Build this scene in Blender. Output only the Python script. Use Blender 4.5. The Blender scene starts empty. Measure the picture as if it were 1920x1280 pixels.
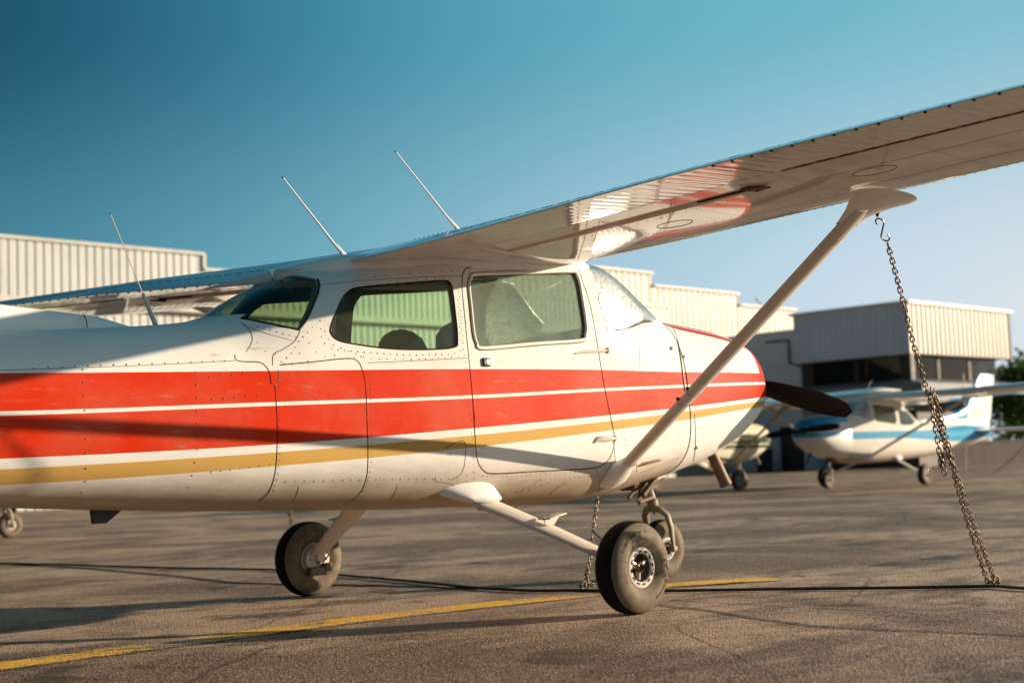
import bpy, bmesh, math, random
import numpy as np
from mathutils import Vector, Matrix, Euler
from mathutils.bvhtree import BVHTree
random.seed(7)
S = bpy.context.scene
COL = S.collection
R = math.radians

# ------------------------------------------------------------------ camera
CC = Vector((-6.904, -5.839, 0.721)); YAW, PIT, ROL, FPX = 0.791, 0.086, -0.039, 2730.0
_d = Vector((math.sin(YAW)*math.cos(PIT), math.cos(YAW)*math.cos(PIT), math.sin(PIT)))
_r0 = Vector((math.cos(YAW), -math.sin(YAW), 0)); _u0 = _r0.cross(_d)
_r = math.cos(ROL)*_r0 + math.sin(ROL)*_u0; _u = -math.sin(ROL)*_r0 + math.cos(ROL)*_u0
cam = bpy.data.cameras.new('camera'); camo = bpy.data.objects.new('camera', cam); COL.objects.link(camo)
camo.matrix_world = Matrix.Translation(CC) @ Matrix((_r, _u, -_d)).transposed().to_4x4()
cam.sensor_width = 36; cam.lens = FPX/1920*36; cam.clip_end = 5000; cam.clip_start = 0.05
cam.dof.use_dof = True; cam.dof.focus_distance = 6.9; cam.dof.aperture_fstop = 2.3
S.camera = camo
def ray(x, y): return (_d + (x-960)/FPX*_r - (y-640)/FPX*_u)
def hy(x, y, Y): D = ray(x, y); return CC + D*((Y-CC.y)/D.y)
def hz(x, y, z=0.0): D = ray(x, y); return CC + D*((z-CC.z)/D.z)
def hx(x, y, X): D = ray(x, y); return CC + D*((X-CC.x)/D.x)

# ------------------------------------------------------------------ light
SUN_AZ, SUN_EL = R(33), R(11.4)           # azimuth from +X (nose) towards -Y (camera side)
sv = Vector((math.cos(SUN_EL)*math.cos(SUN_AZ), -math.cos(SUN_EL)*math.sin(SUN_AZ), math.sin(SUN_EL)))
sl = bpy.data.lights.new('sun', 'SUN'); sl.energy = 4.8; sl.angle = R(0.5); sl.color = (1.0, .80, .58)
so = bpy.data.objects.new('sun', sl); COL.objects.link(so); so.rotation_euler = sv.to_track_quat('Z', 'Y').to_euler()
W = bpy.data.worlds.new('World'); S.world = W; W.use_nodes = True
wn, wl = W.node_tree.nodes, W.node_tree.links; wn.clear()
sky = wn.new('ShaderNodeTexSky'); sky.sky_type = 'NISHITA'; sky.sun_disc = False
sky.sun_elevation = SUN_EL; sky.sun_rotation = math.atan2(sv.x, sv.y)
sky.altitude = 300; sky.air_density = 1.0; sky.dust_density = .4; sky.ozone_density = 2.0
tint = wn.new('ShaderNodeMix'); tint.data_type = 'RGBA'; tint.blend_type = 'MULTIPLY'; tint.inputs[0].default_value = 1.0
tint.inputs[7].default_value = (1.0, 1.05, 1.0, 1)
bg = wn.new('ShaderNodeBackground'); bg.inputs[1].default_value = 0.10
wo = wn.new('ShaderNodeOutputWorld')
# the air is paler towards the sun's side and the horizon, deep teal high up and away from it
wtc = wn.new('ShaderNodeTexCoord'); dt = wn.new('ShaderNodeVectorMath'); dt.operation = 'DOT_PRODUCT'; dt.inputs[1].default_value = (.84, -.545, 0)
wl.new(wtc.outputs['Generated'], dt.inputs[0]); wsp = wn.new('ShaderNodeSeparateXYZ'); wl.new(wtc.outputs['Generated'], wsp.inputs[0])
def skyramp(stops):
    mr = wn.new('ShaderNodeMapRange'); mr.inputs[1].default_value = -1; mr.inputs[2].default_value = 1; wl.new(dt.outputs['Value'], mr.inputs[0])
    rp = wn.new('ShaderNodeValToRGB'); r_ = rp.color_ramp; r_.interpolation = 'B_SPLINE'
    for i, (t_, c_) in enumerate(stops):
        e_ = r_.elements[i] if i < 2 else r_.elements.new(.999); e_.position = (t_+1)/2; e_.color = (*c_, 1)
    wl.new(mr.outputs[0], rp.inputs[0]); return rp.outputs[0]
lowr = skyramp(((-1, (.02, .12, .19)), (-.3, (.035, .17, .25)), (-.1, (.065, .25, .34)), (.05, (.13, .36, .46)), (.2, (.27, .48, .59)), (.38, (.50, .63, .73)), (.56, (.65, .70, .76)), (1, (.70, .62, .52))))
highr = skyramp(((-1, (.002, .03, .06)), (-.3, (.002, .04, .08)), (-.12, (.004, .060, .11)), (.02, (.022, .15, .23)), (.15, (.065, .27, .37)), (.3, (.12, .38, .48)), (.5, (.17, .46, .56)), (1, (.30, .48, .54))))
mz = wn.new('ShaderNodeMapRange'); mz.inputs[1].default_value = .09; mz.inputs[2].default_value = .30; mz.interpolation_type = 'SMOOTHSTEP'; wl.new(wsp.outputs[2], mz.inputs[0])
hm = wn.new('ShaderNodeMix'); hm.data_type = 'RGBA'; wl.new(mz.outputs[0], hm.inputs[0]); wl.new(lowr, hm.inputs[6]); wl.new(highr, hm.inputs[7])
gm = wn.new('ShaderNodeMix'); gm.data_type = 'RGBA'; gm.blend_type = 'MULTIPLY'; gm.inputs[0].default_value = 1.0; gm.clamp_result = False
zf = wn.new('ShaderNodeMapRange'); zf.inputs[1].default_value = .36; zf.inputs[2].default_value = .95; zf.inputs[3].default_value = 6.9; zf.inputs[4].default_value = 1.9; zf.interpolation_type = 'SMOOTHSTEP'; wl.new(wsp.outputs[2], zf.inputs[0])
wl.new(zf.outputs[0], gm.inputs[7]); wl.new(hm.outputs[2], gm.inputs[6])
mx_ = wn.new('ShaderNodeMix'); mx_.data_type = 'RGBA'; mx_.inputs[0].default_value = .96
wl.new(sky.outputs[0], tint.inputs[6]); wl.new(tint.outputs[2], mx_.inputs[6]); wl.new(gm.outputs[2], mx_.inputs[7]); wl.new(mx_.outputs[2], bg.inputs[0]); wl.new(bg.outputs[0], wo.inputs[0])
S.view_settings.view_transform = 'Standard'; S.view_settings.look = 'None'
S.view_settings.exposure = 0.70; S.view_settings.gamma = 1.0
S.cycles.max_bounces = 8; S.cycles.transparent_max_bounces = 16; S.cycles.use_denoising = True

# ------------------------------------------------------------------ node helpers
class NT:
    def __init__(s, name):
        s.m = bpy.data.materials.new(name); s.m.use_nodes = True
        s.t = s.m.node_tree; s.t.nodes.clear(); s.out = s.n('ShaderNodeOutputMaterial')
        s.tc = s.n('ShaderNodeTexCoord')
    def n(s, ty, **k):
        o = s.t.nodes.new(ty)
        for a, b in k.items(): setattr(o, a, b)
        return o
    def l(s, a, b): s.t.links.new(a, b)
    def put(s, sock, v):
        if hasattr(v, 'is_output') or isinstance(v, bpy.types.NodeSocket): s.l(v, sock)
        elif isinstance(v, (tuple, list)) and len(v) == 3 and sock.type == 'RGBA': sock.default_value = (*v, 1)
        else: sock.default_value = v
    def math(s, op, a, b=0.0, c=None, clamp=False):
        o = s.n('ShaderNodeMath', operation=op, use_clamp=clamp); s.put(o.inputs[0], a); s.put(o.inputs[1], b)
        if c is not None: s.put(o.inputs[2], c)
        return o.outputs[0]
    def noise(s, scale, detail=4, rough=.55, vec=None, dist=0.0):
        o = s.n('ShaderNodeTexNoise'); s.l(vec or s.tc.outputs['Object'], o.inputs['Vector'])
        o.inputs['Scale'].default_value = scale; o.inputs['Detail'].default_value = detail
        o.inputs['Roughness'].default_value = rough; o.inputs['Distortion'].default_value = dist
        return o.outputs['Fac']
    def vor(s, scale, vec=None, feature='F1'):
        o = s.n('ShaderNodeTexVoronoi', feature=feature); s.l(vec or s.tc.outputs['Object'], o.inputs['Vector'])
        o.inputs['Scale'].default_value = scale; return o.outputs['Distance']
    def mapv(s, scale=(1, 1, 1), loc=(0, 0, 0), rot=(0, 0, 0), src='Object'):
        o = s.n('ShaderNodeMapping'); s.l(s.tc.outputs[src], o.inputs[0])
        o.inputs['Scale'].default_value = scale; o.inputs['Location'].default_value = loc; o.inputs['Rotation'].default_value = rot
        return o.outputs[0]
    def ramp(s, f, a, b, lo=0.0, hi=1.0):
        o = s.n('ShaderNodeMapRange', interpolation_type='SMOOTHSTEP'); s.put(o.inputs[0], f)
        for i, v in zip((1, 2, 3, 4), (a, b, lo, hi)): s.put(o.inputs[i], v)
        return o.outputs[0]
    def mix(s, f, a, b, mode='MIX'):
        o = s.n('ShaderNodeMix', data_type='RGBA', blend_type=mode); s.put(o.inputs[0], f); s.put(o.inputs[6], a); s.put(o.inputs[7], b)
        return o.outputs[2]
    def bump(s, h, strength=.3, dist=.01, nrm=None):
        o = s.n('ShaderNodeBump'); s.put(o.inputs['Height'], h); o.inputs['Strength'].default_value = strength
        o.inputs['Distance'].default_value = dist
        if nrm: s.l(nrm, o.inputs['Normal'])
        return o.outputs[0]
    def bsdf(s, col, rough=.5, metal=0.0, coat=0.0, nrm=None, spec=.5, link=True, coatr=.05):
        b = s.n('ShaderNodeBsdfPrincipled'); s.put(b.inputs['Base Color'], col); s.put(b.inputs['Roughness'], rough)
        s.put(b.inputs['Metallic'], metal); b.inputs['Coat Weight'].default_value = coat; b.inputs['Coat Roughness'].default_value = coatr
        b.inputs['Specular IOR Level'].default_value = spec
        if nrm: s.l(nrm, b.inputs['Normal'])
        if link: s.l(b.outputs[0], s.out.inputs[0])
        return b
    def sep(s, src='Object'):
        o = s.n('ShaderNodeSeparateXYZ'); s.l(s.tc.outputs[src], o.inputs[0]); return o.outputs

def simple(name, col, rough=.5, metal=0., coat=0., var=.12, scale=20, bump=0., spec=.5, dirt=None):
    t = NT(name); f = t.noise(scale, 5)
    c = t.mix(t.ramp(f, .3, .7), tuple(x*(1-var) for x in col), tuple(min(1, x*(1+var)) for x in col))
    if dirt:
        g = t.noise(scale*.35, 6, .7, dist=.5); c = t.mix(t.ramp(g, .5, .72, 0, dirt[1]), c, dirt[0])
    r = t.math('ADD', t.math('MULTIPLY', f, .2), rough-.1, clamp=True)
    t.bsdf(c, r, metal, coat, t.bump(t.noise(scale*6, 3), bump, .004) if bump else None, spec)
    return t.m

def stripes(t, curves, base, cols, xr=(-7.2, 1.2), zr=(0.4, 2.0)):
    """painted bands: curves[k] = [(x,z)...] upper boundary of band k downwards"""
    sp = t.sep(); xn = t.ramp_lin = t.n('ShaderNodeMapRange'); t.l(sp[0], xn.inputs[0])
    for i, v in zip((1, 2, 3, 4), (xr[0], xr[1], 0, 1)): xn.inputs[i].default_value = v
    c = base
    for cur, cl in zip(curves, cols):
        fc = t.n('ShaderNodeFloatCurve'); m = fc.mapping; m.extend = 'HORIZONTAL'; cv = m.curves[0]
        pts = [((x-xr[0])/(xr[1]-xr[0]), (z-zr[0])/(zr[1]-zr[0])) for x, z in sorted(cur)]
        cv.points[0].location = pts[0]; cv.points[-1].location = pts[-1]
        for q in pts[1:-1]: cv.points.new(*q)
        for q in cv.points: q.handle_type = 'AUTO_CLAMPED'
        m.update(); t.l(xn.outputs[0], fc.inputs['Value'])
        zc = t.math('MULTIPLY_ADD', fc.outputs[0], zr[1]-zr[0], zr[0])
        below = t.math('LESS_THAN', sp[2], zc)
        c = t.mix(below, c, cl)
    return c, sp

# ------------------------------------------------------------------ materials
def paint(name, white=(.80, .79, .77), curves=(), cols=(), grime=1.0, zdirt=(.57, .80), coat=.1, dents=.35):
    t = NT(name); c, sp = stripes(t, curves, white, cols) if curves else (white, t.sep())
    if not curves: c = t.mix(1.0, white, white)
    # sun-faded patches and fine dirt
    f = t.noise(2.2, 5, .6); c = t.mix(t.ramp(f, .35, .75, 0, .30*grime), c, t.mix(.45, c, (.62, .48, .34)))
    sc = t.noise(1.0, 8, .7, vec=t.mapv((6, 6, 40), rot=(0, R(12), 0)))
    c = t.mix(t.ramp(sc, .58, .72, 0, .5*grime), c, (.36, .26, .17))
    # oil and exhaust film gathers along the belly
    g = t.noise(5, 7, .7, vec=t.mapv((.5, 3, 2.2)))
    h = t.math('SUBTRACT', sp[2], t.math('MULTIPLY', g, .16))
    c = t.mix(t.ramp(h, zdirt[0]-.06, zdirt[1]-.06, .75*grime, 0), c, (.27, .18, .105))
    ch = t.noise(60, 3, .6); ch2 = t.noise(2.7, 3)
    c = t.mix(t.math('MULTIPLY', t.ramp(ch, .70, .74), t.ramp(ch2, .55, .7, 0, .6*grime)), c, (.25, .18, .12))
    r = t.math('MULTIPLY_ADD', f, .16, .42)
    t.bsdf(c, r, 0, coat, t.bump(t.noise(2.6, 2), dents, .012), .04, coatr=.05)
    return t.m

RT = [(-7.2, 1.15), (-4.25, 1.172), (-3.10, 1.194), (-1.836, 1.222), (-.837, 1.238), (-.1, 1.243), (.95, 1.262), (1.2, 1.265)]
PU = [(-7.2, .985), (-4.25, 1.018), (-3.05, 1.053), (-1.843, 1.090), (-.845, 1.136), (.902, 1.205), (1.2, 1.215)]
PL = [(x, z-.017) for x, z in PU]
RB = [(-7.2, .80), (-4.253, .832), (-3.05, .863), (-1.85, .924), (-.856, .984), (-.034, 1.038), (.85, 1.105), (1.2, 1.13)]
GT = [(-7.2, .755), (-4.253, .790), (-3.05, .827), (-1.852, .888), (-.858, .950), (.847, 1.080), (1.2, 1.105)]
GB = [(-7.2, .695), (-4.254, .727), (-3.054, .765), (-1.855, .828), (-.862, .899), (.017, .968), (.698, 1.034), (1.2, 1.06)]
RED, GOLD, WHT = (.60, .028, .003), (.56, .34, .09), (.76, .75, .73)
M = {}
M['paint'] = paint('aircraft_paint', WHT, [RT, PU, PL, RB, GT, GB], [RED, WHT, RED, WHT, GOLD, WHT])
M['white'] = paint('white_paint', zdirt=(-9, -8), grime=.8)
M['leg'] = paint('leg_paint', (.64, .59, .53), zdirt=(-9, -8), grime=1.6)
M['wing'] = paint('wing_paint', (.66, .64, .62), zdirt=(-9, -8), grime=.9, coat=1.0, dents=.09)
M['seam'] = simple('seam_grime', (.030, .018, .012), .8, spec=.1, scale=9, dirt=((.30, .22, .15), .9))
M['rust'] = simple('seam_rust', (.26, .15, .08), .8, spec=.2)
M['rivet'] = simple('rivet_paint', (.13, .08, .055), .4)
M['rubber'] = simple('tyre_rubber', (.008, .007, .006), .8, bump=.3, scale=30, spec=.15)
M['black'] = simple('black_trim', (.012, .011, .011), .45)
M['cabin'] = simple('cabin_lining', (.30, .31, .27), .8)
M['seat'] = simple('seat_fabric', (.10, .11, .10), .9, bump=.2, scale=30)
M['metal'] = simple('bare_metal', (.55, .52, .48), .38, 1.0, dirt=((.10, .06, .03), .8))
M['chrome'] = simple('bright_metal', (.75, .74, .72), .15, 1.0)
M['chain'] = simple('chain_steel', (.20, .155, .115), .36, 1.0, scale=60, dirt=((.12, .06, .03), .8))
M['prop'] = simple('propeller_black', (.004, .003, .0025), .6, 0, dirt=((.05, .03, .018), .2), scale=14, spec=.25)
M['pipe'] = simple('exhaust_steel', (.15, .10, .07), .6, .4, dirt=((.08, .045, .025), .9), scale=25)
M['cable'] = simple('tie_cable', (.02, .017, .014), .6)
M['redbelt'] = simple('red_belt', (.55, .03, .02), .7)
def side_rubber():
    t = NT('tyre_sidewall'); f = t.noise(14, 6, .65)
    c = t.mix(t.ramp(f, .35, .7), (.125, .097, .068), (.21, .165, .115))
    g = t.noise(60, 4); c = t.mix(t.ramp(g, .6, .7, 0, .15), c, (.04, .03, .025))
    t.bsdf(c, .75, nrm=t.bump(g, .15, .003), spec=.3); return t.m
M['sidewall'] = side_rubber()
def foil():
    t = NT('foil_shade'); v = t.mapv((1, 1, 1), rot=(0, R(-35), 0))
    n1 = t.noise(7, 3, .5, vec=v, dist=1.5); n2 = t.vor(26, vec=v)
    wv = t.n('ShaderNodeTexWave'); t.l(v, wv.inputs[0]); wv.inputs['Scale'].default_value = 7; wv.inputs['Distortion'].default_value = 1.6; wv.inputs['Detail'].default_value = 2
    h = t.math('ADD', t.math('MULTIPLY', n1, 1.0), t.math('ADD', t.math('MULTIPLY', n2, .12), t.math('MULTIPLY', wv.outputs['Fac'], .22)))
    ce = t.vor(9, vec=t.mapv((1, 1, 3.2), rot=(0, R(38), 0)), feature='DISTANCE_TO_EDGE'); fc_ = t.mix(t.ramp(ce, .010, .045, .85, 0), (.90, .90, .90), (.30, .24, .18))  # creases darkened in the colour, standing for shade in the folds
    t.bsdf(fc_, .36, .30, nrm=t.bump(h, .45, .012)); return t.m
M['foil'] = foil()
def glass(name, tint, haze, hcol, rough=.02, fres=1.25):
    t = NT(name); tr = t.n('ShaderNodeBsdfTransparent'); t.put(tr.inputs[0], tint)
    gl = t.n('ShaderNodeBsdfGlossy'); gl.inputs[1].default_value = rough
    df = t.n('ShaderNodeBsdfDiffuse'); df.inputs[0].default_value = (*hcol, 1)
    n = t.noise(3.0, 6, .65, dist=.8); sp = t.noise(45, 3, .5)
    m1 = t.n('ShaderNodeMixShader')
    t.put(m1.inputs[0], t.math('ADD', t.ramp(n, .3, .75, haze*.5, haze), t.math('MULTIPLY', t.ramp(sp, .74, .77), 0.04)))
    t.l(tr.outputs[0], m1.inputs[1]); t.l(df.outputs[0], m1.inputs[2])
    lw = t.n('ShaderNodeLayerWeight'); lw.inputs[0].default_value = .5; f0 = ((fres-1)/(fres+1))**2; fr = t.n('ShaderNodeMapRange')
    t.l(t.math('POWER', lw.outputs['Facing'], 4.0), fr.inputs[0]); fr.inputs[3].default_value = f0+.01; fr.inputs[4].default_value = .9
    m2 = t.n('ShaderNodeMixShader'); t.l(fr.outputs[0], m2.inputs[0]); t.l(m1.outputs[0], m2.inputs[1]); t.l(gl.outputs[0], m2.inputs[2])
    t.l(m2.outputs[0], t.out.inputs[0]); return t.m
M['glass'] = glass('window_glass', (.80, .90, .80), .06, (.5, .55, .45))
M['glass_door'] = glass('dusty_glass', (.55, .66, .58), .42, (.34, .42, .35), fres=1.3)
M['glass_rear'] = glass('rear_glass', (.62, .68, .55), .02, (.5, .5, .4), fres=1.35)
M['glass_shield'] = glass('windshield_glass', (.95, .95, .94), .05, (.8, .8, .75), fres=1.35)

def asphalt_col(t):
    big = t.noise(.35, 5, .6, dist=.6); mid = t.noise(1.0, 6, .65, vec=t.mapv((.9, 2.6, 1), rot=(0, 0, R(45))), dist=.5)
    fine = t.noise(95, 3, .7); vo = t.n('ShaderNodeTexVoronoi'); t.l(t.tc.outputs['Object'], vo.inputs['Vector']); vo.inputs['Scale'].default_value = 105; agg = vo.outputs['Distance']
    sx_ = t.n('ShaderNodeSeparateColor'); t.l(vo.outputs['Color'], sx_.inputs[0]); cellr = sx_.outputs[0]
    c = t.mix(t.ramp(big, .40, .58), (.140, .096, .067), (.56, .41, .295))
    c = t.mix(t.ramp(mid, .47, .64, 0, .88), c, (.050, .031, .020))
    c = t.mix(t.ramp(mid, .38, .26, 0, .35), c, (.62, .43, .29))
    c = t.mix(t.ramp(fine, .46, .60, 0, .30), c, (.56, .40, .28)); c = t.mix(t.ramp(t.noise(150, 2), .42, .34, 0, .6), c, (.045, .03, .022))
    c = t.mix(t.ramp(cellr, .60, .95, 0, .42), c, (.75, .54, .38)); c = t.mix(t.ramp(cellr, .38, .08, 0, .62), c, (.030, .019, .013))
    oil = t.noise(1.4, 5, .6, vec=t.mapv((1, 1, 1), loc=(3.1, 7.7, 0)), dist=.4)
    c = t.mix(t.ramp(oil, .58, .66, 0, .72), c, (.040, .026, .018))
    drip = t.vor(1.6, vec=t.mapv((1, 1, 1), loc=(.7, .2, 0))); c = t.mix(t.math('MULTIPLY', t.ramp(drip, .045, .02), t.ramp(oil, .45, .55)), c, (.025, .017, .012))
    # hairline cracks and tar joints
    ck = t.n('ShaderNodeTexVoronoi', feature='DISTANCE_TO_EDGE'); ck.inputs['Scale'].default_value = .33
    wob = t.n('ShaderNodeTexNoise'); t.l(t.tc.outputs['Object'], wob.inputs['Vector']); wob.inputs['Scale'].default_value = 1.3; wob.inputs['Detail'].default_value = 5
    mx = t.n('ShaderNodeMix', data_type='VECTOR'); mx.inputs[0].default_value = .16; t.l(t.tc.outputs['Object'], mx.inputs[4]); t.l(wob.outputs['Color'], mx.inputs[5])
    t.l(mx.outputs[1], ck.inputs['Vector'])
    c = t.mix(t.ramp(ck.outputs['Distance'], .0008, .0034, .55, 0), c, (.035, .024, .017))
    return c, agg, fine, mid
def asphalt():
    t = NT('apron_asphalt'); c, agg, fine, mid = asphalt_col(t)
    h = t.math('ADD', t.math('MULTIPLY', agg, 1.0), t.math('MULTIPLY', fine, .8))
    t.bsdf(c, t.math('MULTIPLY_ADD', mid, -.2, .82), 0, 0, t.bump(h, .8, .006, nrm=t.bump(mid, .3, .03)), .35); return t.m
M['asphalt'] = asphalt()
def yellow():
    t = NT('worn_yellow_marking'); c, agg, fine, mid = asphalt_col(t)
    w = t.noise(26, 5, .7); w2 = t.noise(1.6, 3, .5)
    k = t.math('ADD', w, t.math('MULTIPLY', t.math('SUBTRACT', w2, .5), 1.1))
    e = t.n('ShaderNodeAttribute', attribute_name='edge'); k = t.math('SUBTRACT', k, t.math('MULTIPLY', e.outputs['Fac'], .35))
    c = t.mix(t.ramp(k, .41, .47, 0, .97), c, t.mix(t.ramp(fine, .4, .7), (.95, .50, .02), (1.0, .64, .07)))
    h = t.math('ADD', agg, t.math('MULTIPLY', fine, .8))
    t.bsdf(c, .7, nrm=t.bump(h, .8, .006)); return t.m
M['yellow'] = yellow()

# ------------------------------------------------------------------ mesh builder
class MB:
    def __init__(s): s.v = []; s.f = []; s.mi = []; s.sm = []; s.cur = 0
    def add(s, vs, fs, smooth=True):
        o = len(s.v); s.v += [tuple(q) for q in vs]
        for f in fs: s.f.append(tuple(i+o for i in f)); s.mi.append(s.cur); s.sm.append(smooth)
    def box(s, c, size, rot=None, bev=0.0):
        c = Vector(c); hx_, hy_, hz_ = [q/2 for q in size]; Rm = rot.to_3x3() if rot is not None else Matrix.Identity(3)
        if bev <= 0:
            vs = [c+Rm@Vector((a*hx_, b*hy_, d*hz_)) for a in (-1, 1) for b in (-1, 1) for d in (-1, 1)]
            s.add(vs, [(0, 1, 3, 2), (4, 6, 7, 5), (0, 4, 5, 1), (2, 3, 7, 6), (0, 2, 6, 4), (1, 5, 7, 3)], False); return
        bm = bmesh.new(); bmesh.ops.create_cube(bm, size=1)
        for v in bm.verts: v.co = Vector((v.co.x*size[0], v.co.y*size[1], v.co.z*size[2]))
        bmesh.ops.bevel(bm, geom=bm.edges[:]+bm.verts[:], offset=bev, segments=2, affect='EDGES', profile=.5)
        bm.verts.index_update(); s.add([c+Rm@v.co for v in bm.verts], [[v.index for v in f.verts] for f in bm.faces], True); bm.free()
    def tube(s, pts, rad, n=8, closed=False, cap=True, sx=1.0, up=None):
        pts = [Vector(q) for q in pts]; m = len(pts); rads = rad if isinstance(rad, (list, tuple)) else [rad]*m
        tang = []
        for i in range(m):
            a = pts[(i-1) % m] if (closed or i > 0) else pts[i]; b = pts[(i+1) % m] if (closed or i < m-1) else pts[i]
            tang.append((b-a).normalized())
        ref = Vector(up) if up is not None else (Vector((0, 0, 1)) if abs(tang[0].z) < .9 else Vector((1, 0, 0)))
        nrm = (ref - tang[0]*ref.dot(tang[0])).normalized(); vs = []
        for i in range(m):
            t = tang[i]; nrm = (nrm - t*nrm.dot(t)).normalized(); bi = t.cross(nrm)
            for k in range(n):
                a = 2*math.pi*k/n; vs.append(pts[i] + nrm*math.cos(a)*rads[i]*sx + bi*math.sin(a)*rads[i])
        fs = []
        for i in range(m if closed else m-1):
            for k in range(n):
                a = i*n+k; b = i*n+(k+1) % n; c = ((i+1) % m)*n+(k+1) % n; d_ = ((i+1) % m)*n+k; fs.append((a, b, c, d_))
        if cap and not closed: fs += [tuple(range(n-1, -1, -1)), tuple((m-1)*n+k for k in range(n))]
        s.add(vs, fs)
    def lathe(s, prof, origin, axis, n=40, up=(0, 0, 1), ring=None):
        """prof = [(r, h)] along axis"""
        A = Vector(axis).normalized(); U = Vector(up); U = (U-A*U.dot(A)).normalized(); V = A.cross(U); O = Vector(origin)
        vs = []; fs = []; k = len(prof)
        for i in range(n):
            a = 2*math.pi*i/n; e = U*math.cos(a)+V*math.sin(a)
            vs += [O+e*r+A*h for r, h in prof]
        for i in range(n):
            for j in range(k-1):
                a = i*k+j; b = ((i+1) % n)*k+j; fs.append((a, b, b+1, a+1))
        s.add(vs, fs)
    def prism(s, poly, vec, smooth=False):
        poly = [Vector(q) for q in poly]; vec = Vector(vec); n = len(poly)
        s.add(poly+[q+vec for q in poly], [tuple(range(n-1, -1, -1)), tuple(range(n, 2*n))]+[(i, (i+1) % n, (i+1) % n+n, i+n) for i in range(n)], smooth)
    def grid(s, rows, close_u=False, smooth=True):
        m, n = len(rows), len(rows[0]); vs = [q for r in rows for q in r]; fs = []
        for i in range(m-1):
            for j in range(n if close_u else n-1):
                fs.append((i*n+j, i*n+(j+1) % n, (i+1)*n+(j+1) % n, (i+1)*n+j))
        s.add(vs, fs, smooth)
    def dome(s, c, nrm, r, h=.5):
        nrm = Vector(nrm).normalized(); a = nrm.orthogonal().normalized(); b = nrm.cross(a); c = Vector(c); k = 6
        vs = [c+(a*math.cos(2*math.pi*i/k)+b*math.sin(2*math.pi*i/k))*r for i in range(k)]
        vs += [c+(a*math.cos(2*math.pi*i/k)+b*math.sin(2*math.pi*i/k))*r*.65+nrm*r*h*.8 for i in range(k)]+[c+nrm*r*h]
        s.add(vs, [(i, (i+1) % k, (i+1) % k+k, i+k) for i in range(k)]+[(k+i, k+(i+1) % k, 2*k) for i in range(k)])
    def mesh(s, name, mats):
        me = bpy.data.meshes.new(name); me.from_pydata(s.v, [], s.f)
        for m in mats: me.materials.append(m)
        me.polygons.foreach_set('material_index', s.mi); me.polygons.foreach_set('use_smooth', s.sm); me.update(); return me
    def build(s, name, mats, parent=None, angle=40, fixn=True):
        if not isinstance(mats, (list, tuple)): mats = [mats]
        me = s.mesh(name, mats)
        if fixn:
            bm = bmesh.new(); bm.from_mesh(me); bmesh.ops.recalc_face_normals(bm, faces=bm.faces); bm.to_mesh(me); bm.free()
        if angle: me.set_sharp_from_angle(angle=R(angle))
        o = bpy.data.objects.new(name, me); COL.objects.link(o)
        if parent: o.parent = parent
        return o
def merge(o, b, mats):
    """rivets, hinge gaps and the like go into the mesh of the skin they sit on"""
    me = b.mesh('tmp', mats); o.data.materials.clear()
    for m in mats: o.data.materials.append(m)
    bm = bmesh.new(); bm.from_mesh(o.data); bm.from_mesh(me); bm.to_mesh(o.data); bm.free(); bpy.data.meshes.remove(me)
def tag(o, label, cat, group=None, kind=None):
    if label: o['label'] = label
    if cat: o['category'] = cat
    if group: o['group'] = group
    if kind: o['kind'] = kind
    return o
def empty(name, loc, label, cat, group=None, rz=0, kind=None):
    o = bpy.data.objects.new(name, None); COL.objects.link(o); o.location = loc; o.rotation_euler = (0, 0, rz); o.empty_display_size = .2
    return tag(o, label, cat, group, kind)
def boolean(me, cutters, op='DIFFERENCE'):
    o = bpy.data.objects.new('tmp', me); COL.objects.link(o); objs = [o]
    for c in cutters:
        co = bpy.data.objects.new('cut', c); COL.objects.link(co); objs.append(co)
        m = o.modifiers.new('b', 'BOOLEAN'); m.object = co; m.operation = op; m.solver = 'EXACT'
        try: m.material_mode = 'INDEX'
        except Exception: pass
    bpy.context.view_layer.update()
    r = bpy.data.meshes.new_from_object(o.evaluated_get(bpy.context.evaluated_depsgraph_get()))
    for q in objs: bpy.data.objects.remove(q)
    return r

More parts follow.
